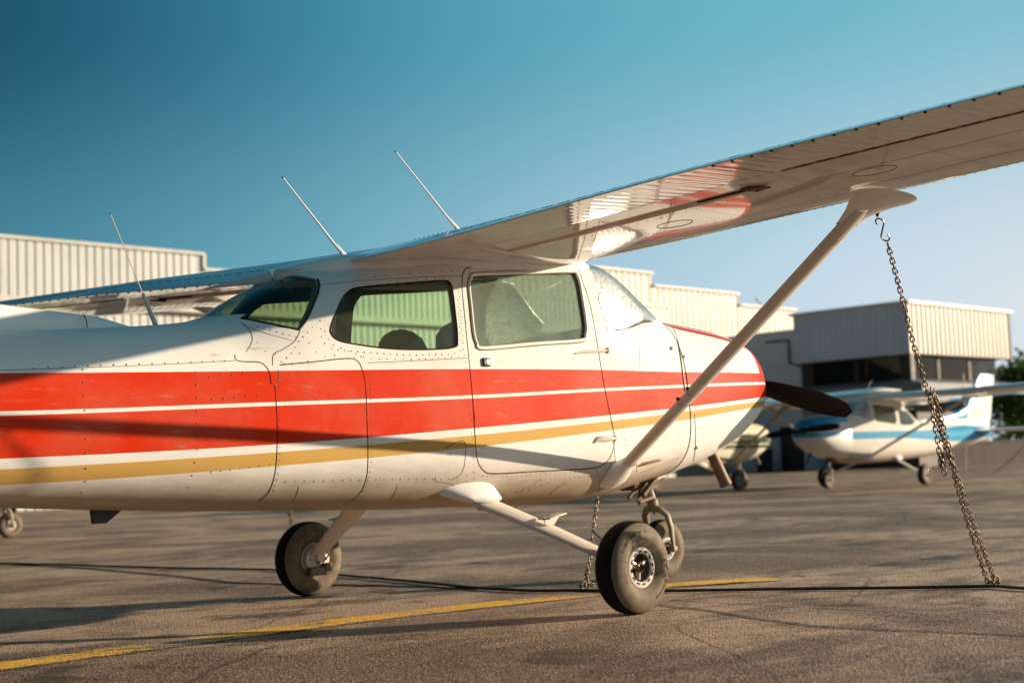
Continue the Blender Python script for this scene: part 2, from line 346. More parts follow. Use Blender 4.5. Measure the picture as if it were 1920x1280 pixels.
# ------------------------------------------------------------------ fuselage shape
#        X     w    zb    zm    zt    nl   nu   th
FUS = [(-6.95, .06, 1.02, 1.13, 1.26, 2.2, 2.2, 0),
       (-5.60, .22, .80, 1.04, 1.32, 2.5, 2.2, 0),
       (-4.30, .365, .655, .99, 1.365, 2.9, 2.35, 0),
       (-3.40, .445, .59, .98, 1.425, 3.1, 2.4, 0),
       (-3.12, .470, .575, .98, 1.465, 3.2, 2.4, .02),
       (-2.80, .492, .56, .98, 1.63, 3.3, 2.7, .06),
       (-2.55, .508, .55, .98, 1.735, 3.4, 3.2, .10),
       (-2.30, .525, .54, .98, 1.80, 3.5, 4.2, .12),
       (-1.80, .548, .525, .98, 1.86, 3.6, 6.5, .12),
       (-1.00, .545, .510, .98, 1.89, 3.6, 6.5, .12),
       (-0.76, .538, .515, .98, 1.895, 3.5, 6.0, .12),
       (-0.60, .530, .528, .98, 1.885, 3.4, 5.6, .12),
       (-0.45, .520, .548, .98, 1.83, 3.3, 5.2, .11),
       (-0.30, .511, .572, .985, 1.745, 3.1, 4.8, .10),
       (-0.15, .500, .598, .99, 1.665, 3.0, 4.2, .09),
       (0.00, .490, .620, 1.0, 1.60, 2.9, 3.3, .06),
       (0.30, .470, .680, 1.02, 1.575, 2.8, 2.9, .03),
       (0.60, .437, .770, 1.04, 1.55, 2.7, 2.8, 0),
       (0.82, .400, .885, 1.08, 1.515, 2.6, 2.8, 0),
       (0.94, .360, .965, 1.11, 1.48, 2.5, 2.7, 0),
       (1.01, .315, 1.02, 1.14, 1.44, 2.4, 2.5, 0),
       (1.04, .245, 1.07, 1.17, 1.38, 2.2, 2.3, 0)]
def pchip(xs, ys, x):
    xs = np.asarray(xs, float); ys = np.asarray(ys, float); h = np.diff(xs); dl = np.diff(ys)/h
    d = np.zeros(len(xs)); d[0] = dl[0]; d[-1] = dl[-1]
    for k in range(1, len(xs)-1):
        if dl[k-1]*dl[k] > 0:
            w1 = 2*h[k]+h[k-1]; w2 = h[k]+2*h[k-1]; d[k] = (w1+w2)/(w1/dl[k-1]+w2/dl[k])
    i = int(np.clip(np.searchsorted(xs, x)-1, 0, len(xs)-2)); t = (x-xs[i])/h[i]
    return float((2*t**3-3*t*t+1)*ys[i]+(t**3-2*t*t+t)*h[i]*d[i]+(-2*t**3+3*t*t)*ys[i+1]+(t**3-t*t)*h[i]*d[i+1])
_fx = [q[0] for q in FUS]
def fpar(X): return [pchip(_fx, [q[k] for q in FUS], X) for k in range(1, 8)]
def ring(X, n, off=0.0, floor=None, q=None):
    w, zb, zm, zt, nl, nu, th = q or fpar(X); w -= off; zb += off; zt -= off
    half = []
    for i in range(n+1):
        a = math.pi/2*i/n; half.append((w*math.sin(a)**(2/nl), zm-(zm-zb)*math.cos(a)**(2/nl)))
    for i in range(1, n+1):
        a = math.pi/2*i/n; z = zm+(zt-zm)*math.sin(a)**(2/nu); y = w*max(math.cos(a), 0)**(2/nu)*(1-th*(z-zm)/(zt-zm)); half.append((y, z))
    if floor is not None: half = [(y, max(z, floor+.0001*k)) for k, (y, z) in enumerate(half)]
    pts = [(X, -y, z) for y, z in half] + [(X, y, z) for y, z in half[-2:0:-1]]
    return pts
def loftmesh(name, Xs, n, off=0.0, floor=None):
    b = MB(); rows = [ring(X, n, off, floor) for X in Xs]; b.grid(rows, True)
    m = len(rows[0]); tot = len(rows); b.add([], [])
    b.f += [tuple(range(m)), tuple((tot-1)*m+k for k in range(m-1, -1, -1))]; b.mi += [0, 0]; b.sm += [False, False]
    me = b.mesh(name, [M['paint']])
    bm = bmesh.new(); bm.from_mesh(me); bmesh.ops.recalc_face_normals(bm, faces=bm.faces); bm.to_mesh(me); bm.free(); return me
def frange(a, b, step): n = max(1, round((b-a)/step)); return [a+(b-a)*i/n for i in range(n+1)]
_om = loftmesh('outer', frange(-6.95, .94, .05)+[.96, .98, 1.0, 1.015, 1.03, 1.04], 22)
_bm = bmesh.new(); _bm.from_mesh(_om); OUT = BVHTree.FromBMesh(_bm)
_vn = [v.normal.copy() for v in _bm.verts]; _ov = [v.co.copy() for v in _bm.verts]; _of = [[v.index for v in f.verts] for f in _bm.faces]; _bm.free()
def surf(x, y, off=0.0):
    """where the line of sight through a photo point meets the fuselage skin"""
    D = ray(x, y).normalized(); h = OUT.ray_cast(CC, D)
    if h[0] is None:
        return None, None
    return h[0]+h[1]*off, h[1]
def poly2(pts):   # smooth closed polygon
    n = len(pts); o = []
    for i in range(n):
        p0, p1, p2, p3 = pts[i-1], pts[i], pts[(i+1) % n], pts[(i+2) % n]
        for t in (0, .25, .5, .75):
            o.append(tuple(.5*(2*b+(c-a)*t+(2*a-5*b+4*c-d)*t*t+(3*b-a-3*c+d)*t**3) for a, b, c, d in zip(p0, p1, p2, p3)))
    return o
def side_xz(px): 
    o = []
    for x, y in px:
        q, _ = surf(x, y)
        if q is None: q = hy(x, y, -.5)
        o.append((q.x, q.z))
    return o
def prismY(xz, y0, y1):
    b = MB(); b.prism([(x, y0, z) for x, z in xz], (0, y1-y0, 0)); me = b.mesh('pr', [M['cabin']])
    bm = bmesh.new(); bm.from_mesh(me); bmesh.ops.recalc_face_normals(bm, faces=bm.faces); bm.to_mesh(me); bm.free(); return me
def grow(xz, d):
    n = len(xz); A = sum(xz[i][0]*xz[(i+1) % n][1]-xz[(i+1) % n][0]*xz[i][1] for i in range(n)); sg = 1 if A > 0 else -1; o = []
    for i in range(n):
        a, b = xz[i-1], xz[(i+1) % n]; tx, tz = b[0]-a[0], b[1]-a[1]; L = math.hypot(tx, tz) or 1
        o.append((xz[i][0]+sg*tz/L*d, xz[i][1]-sg*tx/L*d))
    return o

DOORPX = [(868, 560), (866, 530), (869, 510), (880, 501), (920, 499), (1000, 497), (1066, 496), (1083, 503), (1093, 530), (1107, 573), (1117, 627), (1124, 670), (1133, 723), (1143, 773), (1151, 812), (1151, 838), (1139, 864), (1115, 877), (1060, 881), (1000, 884), (925, 888), (906, 881), (895, 862), (891, 825), (886, 745), (878, 660)]
DWPX = [(884, 524), (896, 517), (980, 514), (1068, 511), (1081, 519), (1090, 560), (1097, 608), (1096, 627), (1086, 636), (1000, 642), (907, 650), (895, 643), (889, 620), (884, 570), (881, 540)]
RWPX = [(640, 563), (653, 547), (672, 539), (747, 532), (830, 526), (843, 530), (848, 542), (853, 580), (858, 636), (850, 651), (793, 655), (727, 653), (660, 644), (633, 637), (621, 625), (622, 608)]
DOOR = poly2(side_xz(DOORPX)); DW = poly2(side_xz(DWPX)); RW = poly2(side_xz(RWPX))
_rw = side_xz([(452, 597), (490, 604), (530, 612), (561, 618), (572, 604), (584, 580), (596, 550), (599, 535), (596, 524)])
REARW = [(-3.13, 1.482), (-2.98, 1.476)]+_rw+[(_rw[-1][0]-.04, _rw[-1][1]+.03), (_rw[-1][0]-.14, 1.90), (-3.2, 1.90)]
_ws = side_xz([(1106, 505), (1122, 560), (1139, 621), (1160, 619), (1185, 613), (1205, 605)])
WS = _ws + [(_ws[-1][0]+.12, _ws[-1][1]+.012), (.02, 1.60), (.10, 1.64), (.10, 2.0), (-.66, 2.0), (-.80, 1.85)]

def build_airframe(root, P, detail):
    """fuselage, door, cowling, glazing, cabin, wings, struts, gear, tail, propeller of a high-wing light aircraft"""
    n = 22 if detail else 14; st = .05 if detail else .1
    Xs = frange(-6.95, -.02, st)
    outer = loftmesh('fus', Xs, n)
    inner = loftmesh('inn', frange(-3.05, -.06, .1), 14, off=.035, floor=.72)
    cut = [inner, prismY(DOOR, -.9, -.30), prismY(RW, -.9, .9), prismY(DW, .2, .9), prismY(REARW, -.9, .9), prismY(WS, -.9, .9)]
    body = boolean(outer, cut)
    def classify(me, keep_door=False):
        bm = bmesh.new(); bm.from_mesh(me)
        for f in bm.faces:
            h = OUT.find_nearest(f.calc_center_median()); on = h[3] < .003 and f.normal.dot(h[1]) > .6
            f.material_index = 0 if on else 1; f.smooth = True
        for e in bm.edges: e.smooth = True
        bm.to_mesh(me); bm.free()
    def finish(me, name, mats, parent, extra=None):
        """material split outside/inside, original smooth normals kept on the skin"""
        classify(me); me.materials.clear()
        for m in mats: me.materials.append(m)
        if extra:
            em = extra.mesh('x', mats); bm = bmesh.new(); bm.from_mesh(me); bm.from_mesh(em); bm.to_mesh(me); bm.free()
        nrm = [Vector((0, 0, 0))]*len(me.loops)
        for p in me.polygons:
            if p.material_index == 0:
                for li in p.loop_indices:
                    co = me.vertices[me.loops[li].vertex_index].co; h = OUT.find_nearest(co)
                    if h[0] is not None:
                        vs = _of[h[2]]; ws = [1/((_ov[v]-co).length+1e-4) for v in vs]; N = Vector()
                        for v, w_ in zip(vs, ws): N += _vn[v]*w_
                        nrm[li] = N.normalized()
            elif p.material_index == 1: 
                for li in p.loop_indices: nrm[li] = p.normal.copy()
        me.normals_split_custom_set(nrm)
        o = bpy.data.objects.new(name, me); me.name = name; COL.objects.link(o); o.parent = parent; return o
    # ---- rivets and skin joints (surface pattern, kept inside the skin's mesh)
    def rivets(b, px, step=.026, r=.0034, mi=2):
        b.cur = mi; pts = [surf(*q) for q in dense(px, 3)]; pts = [q for q in pts if q[0] is not None]; acc = step
        for (a, na), (c, nc) in zip(pts, pts[1:]):
            L = (c-a).length
            if L > .2: continue
            acc += L
            if acc >= step: b.dome(c+nc*.0002, nc, r*random.uniform(.95, 1.3)); acc = 0
    def dense(px, step=4):
        o = []
        for (a, b_), (c, d_) in zip(px, px[1:]):
            k = max(1, int(math.hypot(c-a, d_-b_)/step)); o += [(a+(c-a)*i/k, b_+(d_-b_)*i/k) for i in range(k)]
        return o+[px[-1]]
    def joint(b, px, w=.0022, mi=3, h=.0012):
        b.cur = mi; px = smooth_open(px); pts = [surf(*q) for q in dense(px, 4)]; pts = [q for q in pts if q[0] is not None]; rows = []
        for i, (q, nn) in enumerate(pts):
            t = pts[min(i+1, len(pts)-1)][0]-pts[max(i-1, 0)][0]
            if t.length < 1e-6: continue
            s_ = nn.cross(t.normalized()); rows.append([q+s_*w+nn*.0003, q+s_*w*.5+nn*h, q-s_*w*.5+nn*h, q-s_*w+nn*.0003])
        if len(rows) > 1: b.grid(rows)
    def smooth_open(p):
        if len(p) < 3: return p
        o = []
        for i in range(len(p)-1):
            p0 = p[max(i-1, 0)]; p1 = p[i]; p2 = p[i+1]; p3 = p[min(i+2, len(p)-1)]
            for t in (0, .33, .66):
                o.append(tuple(.5*(2*b_+(c-a)*t+(2*a-5*b_+4*c-d_)*t*t+(3*b_-a-3*c+d_)*t**3) for a, b_, c, d_ in zip(p0, p1, p2, p3)))
        return o+[p[-1]]
    ex = ed = ec = None
    if detail:
        ex, ed, ec = MB(), MB(), MB()
        J = [[(440, 665), (443, 675), (460, 678), (487, 679), (501, 690), (507, 705), (508, 719), (515, 724), (518, 760), (520, 800), (519, 850), (515, 890), (504, 922), (485, 940)],
             [(455, 608), (470, 622), (473, 640), (462, 659)], [(522, 693), (522, 719), (510, 721)],
             [(563, 620), (552, 640), (530, 655), (513, 664), (511, 685)], [(525, 684), (580, 679), (645, 672), (668, 675), (678, 690), (685, 720), (688, 780), (690, 860), (686, 900), (672, 928), (645, 946)],
             [(690, 680), (780, 676), (875, 671)], [(450, 604), (472, 616), (510, 628), (548, 638)], [(600, 534), (690, 525), (850, 517), (866, 520)],
             [(0, 694), (240, 686), (440, 676)], [(835, 840), (870, 826), (871, 870), (862, 890), (845, 899)], [(817, 893), (818, 902), (845, 906), (858, 915)],
             [(1124, 672), (1133, 723), (1143, 775), (1151, 812)], [(1198, 640), (1200, 690)], [(1155, 707), (1180, 705), (1240, 697)], [(966, 925), (985, 915), (1003, 905), (1014, 897)], [(1030, 928), (1046, 912), (1062, 902)], [(900, 938), (925, 930), (948, 925)], [(1210, 912), (1240, 900), (1268, 884)], [(1205, 885), (1238, 872), (1276, 856)], [(1118, 880), (1124, 905), (1120, 928), (1098, 938)], [(560, 912), (556, 930), (545, 945)], [(745, 910), (738, 930), (726, 948)],
             [(1150, 823), (1153, 855), (1153, 872), (1146, 880)], [(1194, 868), (1194, 886)]]
        for k, q in enumerate(J): joint(ex, q, .0017 if k not in (0, 4) else .0026, 3 if k in (0, 4, 9, 11, 3) else 4)
        for q, st_, r_ in [([(155, 690), (158, 760), (162, 850), (160, 905), (152, 925)], .055, .004), ([(368, 695), (369, 770), (370, 845), (358, 900), (348, 925)], .055, .004),
                  ([(60, 690), (240, 683), (440, 676)], .055, .0038), ([(390, 708), (480, 697)], .05, .004), ([(395, 750), (485, 740)], .05, .004),
                  ([(524, 700), (524, 770), (525, 850), (521, 890), (512, 925)], .028, .003), ([(695, 700), (696, 790), (697, 860), (692, 900), (680, 925)], .022, .003),
                  ([(393, 885), (450, 878), (515, 869)], .045, .0035), ([(532, 903), (640, 900), (690, 899), (800, 897), (860, 898)], .045, .0034), ([(530, 682), (600, 677), (680, 668)], .035, .003),
                  ([(600, 598), (604, 640), (625, 655), (680, 660), (760, 666), (850, 664), (866, 655)], .035, .0035), ([(608, 618), (620, 645), (690, 672), (780, 674), (868, 668)], .04, .0033),
                  ([(588, 612), (560, 640), (545, 665), (525, 680)], .035, .0033), ([(578, 640), (600, 670), (640, 664)], .05, .0035), ([(560, 660), (590, 690)], .05, .0035),
                  ([(860, 530), (864, 600), (870, 660), (878, 720), (884, 800), (888, 860), (889, 900)], .030, .0032), ([(858, 560), (864, 640)], .03, .003),
                  ([(670, 538), (760, 527), (858, 519)], .05, .0033), ([(700, 520), (780, 512), (856, 508)], .06, .0038),
                  ([(902, 892), (960, 893), (1050, 886), (1100, 884)], .030, .0028), ([(975, 903), (1050, 896), (1110, 893)], .036, .0028), ([(965, 922), (1010, 912), (1030, 903)], .04, .0032),
                  ([(960, 934), (1040, 932), (1110, 926)], .034, .003), ([(1020, 932), (1050, 910), (1070, 900)], .04, .003),
                  ([(875, 888), (876, 905), (866, 915)], .03, .003), ([(540, 700), (620, 742)], .08, .003), ([(534, 742), (620, 742), (700, 739)], .04, .0026),
                  ([(1107, 520), (1120, 580), (1134, 650)], .026, .003), ([(1098, 540), (1112, 600), (1126, 668)], .03, .003), ([(1131, 700), (1142, 760), (1155, 820)], .022, .003),
                  ([(1150, 700), (1165, 760), (1172, 830), (1175, 860)], .03, .0032), ([(1160, 705), (1205, 700), (1262, 694)], .03, .0032), ([(1150, 680), (1200, 676), (1262, 668)], .035, .0026),
                  ([(1205, 708), (1206, 760)], .025, .003), ([(1228, 705), (1236, 740), (1210, 744), (1180, 750)], .03, .003), ([(1250, 700), (1253, 735)], .022, .003),
                  ([(1185, 905), (1220, 893), (1255, 878), (1278, 850)], .03, .003), ([(1200, 885), (1230, 876)], .03, .003), ([(1292, 790), (1294, 830), (1290, 860)], .028, .003),
                  ([(1180, 925), (1220, 912), (1262, 893)], .03, .003), ([(480, 640), (500, 660), (520, 665)], .05, .003), ([(480, 612), (555, 632)], .03, .0033)]:
            rivets(ex, q, st_, r_)
        joint(ec, [(1310, 690), (1318, 690)], .001)
    if detail: joint(ex, DOORPX+DOORPX[:1], .0024, 3, .0016)
    body_o = finish(body, 'fuselage', [P['paint'], M['cabin'], M['rivet'], M['seam'], M['rust']], root, ex)
    # ---- door
    shell = boolean(loftmesh('s1', frange(-2.3, -.45, .05), n), [loftmesh('s2', frange(-2.4, -.35, .1), 14, off=.03)])
    dm = boolean(shell, [prismY(grow(DOOR, -.004), -.9, -.2)], 'INTERSECT'); dm = boolean(dm, [prismY(DW, -.9, .9)])
    door = finish(dm, 'door', [P['paint'], M['cabin'], M['rivet'], M['seam'], M['rust']], root, ed)
    def surfloop(xz, off, y0=-1):
        o = []
        for x, z in xz:
            h = OUT.ray_cast(Vector((x, -2, z)), Vector((0, 1, 0))) if y0 < 0 else OUT.ray_cast(Vector((x, 2, z)), Vector((0, -1, 0)))
            if h[0] is not None: o.append(h[0]+h[1]*off)
        return o
    def panes(name, poly, mat, parent, off=.010, y=None):
        a = loftmesh('g1', frange(-3.3, .2, .06), n, off=off); a = boolean(a, [loftmesh('g2', frange(-3.4, .3, .1), n, off=off+.004)])
        y0, y1 = y or (-.9, .9); g = boolean(a, [prismY(grow(poly, .006), y0, y1)], 'INTERSECT')
        for p in g.polygons: p.use_smooth = True
        g.set_sharp_from_angle(angle=R(35)); g.materials.clear(); g.materials.append(mat)
        o = bpy.data.objects.new(name, g); COL.objects.link(o); o.parent = parent; return o
    panes('window_pane', DW, M['glass_door'], door, y=(-.9, -.1))
    panes('window_pane', DW, M['glass'], body_o, y=(.1, .9))
    panes('side_window', RW, M['glass'], root, y=(-.9, -.1)); panes('side_window', RW, M['glass'], root, y=(.1, .9))
    panes('rear_window', REARW, M['glass_rear'], root); panes('windshield', WS, P.get('shield', M['glass_shield']), root, off=.006)
    if detail:
        for poly, par, r_, m_, off in ((RW, body_o, .0045, M['seam'], -.001), (DW, door, .008, M['white'], .001), (REARW[:11], body_o, .006, M['black'], .001), (WS[:7], body_o, .004, M['rust'], 0)):
            b = MB(); lp = surfloop(poly, off)
            if par is door:
                b.tube(surfloop(grow(DW, .007), .001), .0095, 8, closed=True); b.cur = 1; b.tube(surfloop(grow(DW, .018), .0), .0022, 6, closed=True); b.tube(surfloop(DW, -.003), .0035, 6, closed=True)
                b.build('window_frame', [M['white'], M['seam']], par)
            else:
                b.tube(lp, r_, 8, closed=(poly is RW)); b.build('window_seal', m_, par)
        # door furniture
        b = MB()
        q, nn = surf(911, 679); rot = nn.to_track_quat('Y', 'Z').to_matrix().to_4x4()
        b.box(q+nn*.004, (.050, .012, .045), rot, .004); b.cur = 1; b.box(q+nn*.012+Vector((-.004, 0, 0)), (.034, .008, .034), rot, .003); b.build('handle', [M['black'], M['chrome']], door)
        for pts in ([(1078, 663), (1092, 660), (1118, 658), (1138, 657)], [(1114, 829), (1120, 823), (1135, 822), (1152, 821)]):
            b = MB(); c0 = [surf(*q_, .004)[0] for q_ in pts]; k = len(pts)
            b.tube(c0, [.004, .010, .011, .008] if pts[0][1] < 700 else [.006, .016, .018, .012], 8, sx=.9)
            q, nn = surf(*pts[-1]); b.cur = 1; b.box(q+nn*.006, (.008, .012, .030), nn.to_track_quat('Y', 'Z').to_matrix().to_4x4())
            b.build('hinge', [M['leg'], M['rust']], door)
        q, nn = surf(1258, 653); b = MB(); b.lathe([(0, .016), (.006, .014), (.013, .002), (.016, 0)], q, nn, 16); b.build('vent_cap', M['leg'], body_o)
        # oval service panel joint round the strut foot, step vent
        b = MB(); q, nn = surf(1215, 868); q2 = surf(1232, 861)[0]; b.tube([surf(1196, 874, -.004)[0], surf(1205, 869, .006)[0], q2+nn*.012, surf(1240, 862, -.002)[0]], [.008, .016, .013, .004], 8, sx=.6); b.build('drain_vent', M['rust'], body_o)
    # ---- cowling
    cs = [x for x in frange(-.012, .94, st)]+[.96, .98, 1.0, 1.015, 1.03, 1.04]
    b = MB(); rows = [ring(X, n, off=-.004) for X in cs]; b.grid(rows, True)
    mrow = len(rows[0]); lip = [ring(cs[0], n, off=.012)]; b.cur = 1; b.grid([lip[0], rows[0]], True); b.cur = 0
    end = rows[-1]; cX = Vector((1.052, 0, 1.19)); o_ = len(b.v); b.add([], []); b.v.append(tuple(cX))
    for k in range(mrow): b.f.append((o_-mrow*0-0, (len(cs)-1)*mrow+(k+1) % mrow, (len(cs)-1)*mrow+k)); b.mi.append(0); b.sm.append(True)
    cowl = b.build('cowling', [P.get('cowl', P['paint']), M['black']], root, angle=60)
    if detail:
        b = MB(); b.cur = 0
        joint(b, [(1243, 597), (1256, 608), (1267, 630), (1274, 660), (1280, 700), (1284, 730), (1291, 760)], .0042, 0, .006)
        joint(b, [(1301, 775), (1303, 810), (1302, 845), (1297, 868), (1285, 888), (1262, 904), (1232, 918), (1200, 930)], .0042, 0, .006)
        b.build('cowl_seam', M['black'], cowl)
        b = MB(); b.cur = 0
        joint(b, [(1362, 699), (1390, 695), (1424, 690)], .0022, 2, .006); rivets(b, [(1358, 694), (1424, 684)], .06, .0068, 2); rivets(b, [(1306, 700), (1318, 715), (1330, 712)], .05, .0065, 2); rivets(b, [(1308, 690), (1420, 682)], .03, .0055, 2); rivets(b, [(1308, 800), (1308, 860), (1290, 890)], .035, .0055, 2)
        merge(cowl, b, [P.get('cowl', P['paint']), M['black'], M['rust']])
        for q_ in ((1282, 669), (1304, 838)):
            q, nn = surf(*q_, .004); b = MB(); b.lathe([(0, .012), (.008, .010), (.012, 0)], q, nn, 12); b.build('fastener', M['metal'], cowl)
    # air inlets and spinner boss
    for sy in (-1, 1):
        b = MB(); b.lathe([(0, -.02), (.055, -.02), (.078, .0), (.085, .012), (.078, .02), (.06, .0)], (1.035, sy*.16, 1.25), (1, 0, 0), 20); b.build('air_inlet', M['black'], cowl)
    # ---- propeller
    pr = bpy.data.objects.new('propeller', None)
    b = MB(); b.lathe([(0, .16), (.05, .155), (.07, .12), (.075, .06), (.075, 0)], (1.04, 0, 1.245), (1, 0, 0), 24)
    def blade(bb, ang):
        rows = []
        for i in range(22):
            s_ = i/21; rr = .06+s_*.875; ch = pchip([0, .12, .35, .65, .88, .96, 1], [.045, .060, .088, .085, .064, .046, .006], s_); tw = R(62-45*s_**.7)
            th_ = pchip([0, .15, 1], [.045, .025, .005], s_); row = []
            for k in range(12):
                a = 2*math.pi*k/12; u_ = math.cos(a)*ch; v_ = math.sin(a)*th_
                t_ = u_*math.cos(tw)-v_*math.sin(tw); x_ = u_*math.sin(tw)+v_*math.cos(tw)
                row.append((1.11-x_*.9, -(rr*math.cos(ang)-t_*math.sin(ang)), 1.245+rr*math.sin(ang)+t_*math.cos(ang)))
            rows.append(row)
        bb.grid(rows, True); bb.f.append(tuple(len(bb.v)-12+k for k in range(12))); bb.mi.append(0); bb.sm.append(True)
    hub = b.build('propeller_hub', M['prop'], root)
    for a_ in (P.get('prop', R(-16)), P.get('prop', R(-16))+math.pi):
        b = MB(); blade(b, a_); b.build('blade', P.get('blade', M['prop']), hub, angle=60)
    # ---- wings
    def airfoil(m_):
        up, lo = [], []
        for i in range(m_+1):
            x = .5*(1-math.cos(math.pi*i/m_)); yt = .6*(.2969*math.sqrt(x)-.126*x-.3516*x*x+.2843*x**3-.1015*x**4)+.001*x
            yc = (.02/.16)*(.8*x-x*x) if x < .4 else (.02/.36)*(.2+.8*x-x*x); up.append((x, yc+yt)); lo.append((x, yc-yt))
        return up, lo
    AFU, AFL = airfoil(26)
    def wsec(Y):
        a = abs(Y)
        xle = pchip([0, .56, 2.54, 5.45], [-.78, -.80, -1.02, -1.24], a); xte = pchip([0, .56, 2.54, 5.45], [-2.45, -2.44, -2.405, -2.28], a)
        zle = pchip([0, .56, 2.54, 5.45], [1.89, 1.905, 1.930, 2.005], a)+(.035*max(0, Y)/2.5 if detail else 0); tw = pchip([0, .56, 2.54, 5.45], [.062, .064, .030, .008], a)
        return xle, xte-xle, zle, tw, pchip([0, 2.54, 5.2, 5.45], [1, 1, .95, .35], a)
    def wpt(Y, s_, up, off=0.0, corr=False):
        xle, ch, zle, tw, tk = wsec(Y); tab = AFU if up else AFL
        z = np.interp(s_, [q[0] for q in tab], [q[1] for q in tab])*tk; c_ = -ch
        zz = zle + z*c_ - tw*s_*c_*1.0 + off
        if corr:
            ph = (abs(Y)/.062) % 1.0; rdg = max(0, 1-abs(ph-.5)/.16)
            zz += (1 if up else -1)*.004*rdg*min(1, (s_-corr)/.03)*min(1, max(0, (.985-s_)/.02))
        if s_ > .7: zz -= .088*abs(ch)*(s_-.7)
        return (xle+ch*s_, Y, zz)
    SF, SA = .56, .73
    def skin(side, ya, yb, s0, s1, step, corr=False, droop=0.0):
        b = MB(); Ys = frange(ya, yb, step); k = 22
        ss = [s0+(s1-s0)*(.5*(1-math.cos(math.pi*i/k)) if s0 == 0 else i/k) for i in range(k+1)]; rows = []
        for Y in Ys:
            Yy = Y*side; r_ = [wpt(Yy, q, True, 0, s0 if corr else False) for q in reversed(ss)]+[wpt(Yy, q, False, -droop*(q-s0), s0 if corr else False) for q in (ss[1:] if s0 == 0 else ss)]
            rows.append(r_)
        b.grid(rows, True, True); m_ = len(rows[0])
        for base_, rev in ((0, False), ((len(rows)-1)*m_, True)):
            f = [base_+i for i in range(m_)]; b.f.append(tuple(f[::-1] if rev else f)); b.mi.append(0); b.sm.append(False)
        return b
    for side in (-1, 1):
        # main box to the flap/aileron line, full chord at the tip, centre section over the cabin
        w = skin(side, 0, 5.45, 0, .70 if True else 1, .11).build('wing', P.get('wing', M['wing']), root, angle=50)
        w2 = MB()
        # bottom cove ahead of the flap is closed by the flap's own nose
        fl = skin(side, .60, 2.50, SF+.008, 1.0, .0155 if (detail) else .3, corr=detail)
        # the flap sits 3 mm proud below the box it tucks under
        fl.v = [(x, y, z-(.004 if True else 0)) if False else (x, y, z) for x, y, z in fl.v]
        flap_b = MB(); flap_b.add([], [])
        fo = skin(side, .60, 2.50, .703, 1.0, .0155 if detail else .3, corr=detail).build('flap', P.get('wing', M['wing']), w, angle=35)
        ao = skin(side, 2.52, 5.10, .703, 1.0, .0155 if detail else .3, corr=detail).build('aileron', P.get('wing', M['wing']), w, angle=35)
        rt = skin(side, 0, .59, .70, .985, .1).build('wing_root', P.get('wing', M['wing']), w, angle=35)
        tp = skin(side, 5.11, 5.45, .70, 1.0, .1).build('wing_tip', P.get('wing', M['wing']), w, angle=35)
        if detail:
            b = MB()
            # flap lip under the wing and dark slot behind it
            for s_, y0_, y1_, rr, mi in ((.585, .75, 2.30, .012, 0), (.598, 2.0, 2.36, .006, 1), (.702, 2.55, 5.05, .003, 2)):
                bl = MB(); bl.tube([Vector(wpt(side*Y, s_, False))+Vector((0, 0, -.002)) for Y in frange(y0_, y1_, .1)], rr, 8); bl.build(('flap_lip', 'flap_track', 'aileron_gap')[mi], (M['wing'], M['seam'], M['rust'])[mi], w)
            # piano-hinge gaps: dashes, on both surfaces
            b.cur = 1
            for Y in frange(2.62, 5.0, .105):
                for s_, up in ((.705, False), (.86, True)):
                    a_ = Vector(wpt(side*Y, s_, up)); c_ = Vector(wpt(side*(Y+.078), s_, up)); b.tube([a_, c_], .0085 if not up else .0045, 6, sx=.4)
            for Y in frange(.7, 2.45, .105):
                a_ = Vector(wpt(side*Y, .86, True)); c_ = Vector(wpt(side*(Y+.06), .86, True)); b.tube([a_, c_], .0042, 6, sx=.5)
            for Y in frange(.65, 5.0, .088 if side < 0 else .124):
                if Y > 2.5 or side > 0: q = Vector(wpt(side*Y, 1.0, False)); b.dome(q+Vector((.004, 0, .0)), (-.4, 0, -1), .0075, .8)
            for Y in (2.33,):
                a_ = Vector(wpt(side*Y, .57, False)); b.prism([a_+Vector((-.10, .05, -.004)), a_+Vector((.01, .05, -.004)), a_+Vector((-.02, -.05, -.004))], (0, 0, -.008))
            # access panels: thin oval rims and centre joint
            b.cur = 2
            for Y, s_ in ((1.62, .40), (2.78, .46)):
                bl = MB(); bl.tube([Vector(wpt(side*(Y+.10*math.cos(a)), s_+.045*math.sin(a), False))+Vector((0, 0, -.001)) for a in [2*math.pi*k/24 for k in range(24)]], .0011, 5, closed=True); bl.build('access_panel', M['rust'], w)
            for s_ in (.30, .52):
                b.tube([Vector(wpt(side*Y, s_, False)) for Y in frange(2.6, 5.0, .2)], .0010, 5)
            for s_, st_ in ((.06, .05), (.30, .05), (.52, .06)):
                for Y in frange(.7, 4.6, st_): q = Vector(wpt(side*Y, s_, False)); b.dome(q, (0, 0, -1), .0035)
            for Y in frange(.3, 2.4, .035): q = Vector(wpt(side*Y, .72, True)); b.dome(q, (0, 0, 1), .005)
            for s_ in frange(.1, .66, .02):
                for Y in (.9, 1.4, 1.9, 2.5, 3.1, 3.7): q = Vector(wpt(side*Y, s_, False)); b.dome(q, (0, 0, -1), .003)
            merge(w, b, [M['wing'], M['seam'], M['rust']])
        # lift strut with its fairings
        foot = Vector((-.70, side*.515, .675)); top = Vector((-1.30, side*2.50, 1.80))
        if detail and side > 0: top.z += .03
        b = MB(); dv = (top-foot); b.tube([foot+dv*(k/12) for k in range(-0, 13)], .026, 14, sx=2.2, up=(1, 0, .1)); strut = b.build('strut', P.get('strut', M['leg']), root, angle=60)
        b = MB(); zb_ = Vector(wpt(side*2.55, .3, False)).z
        rows = []
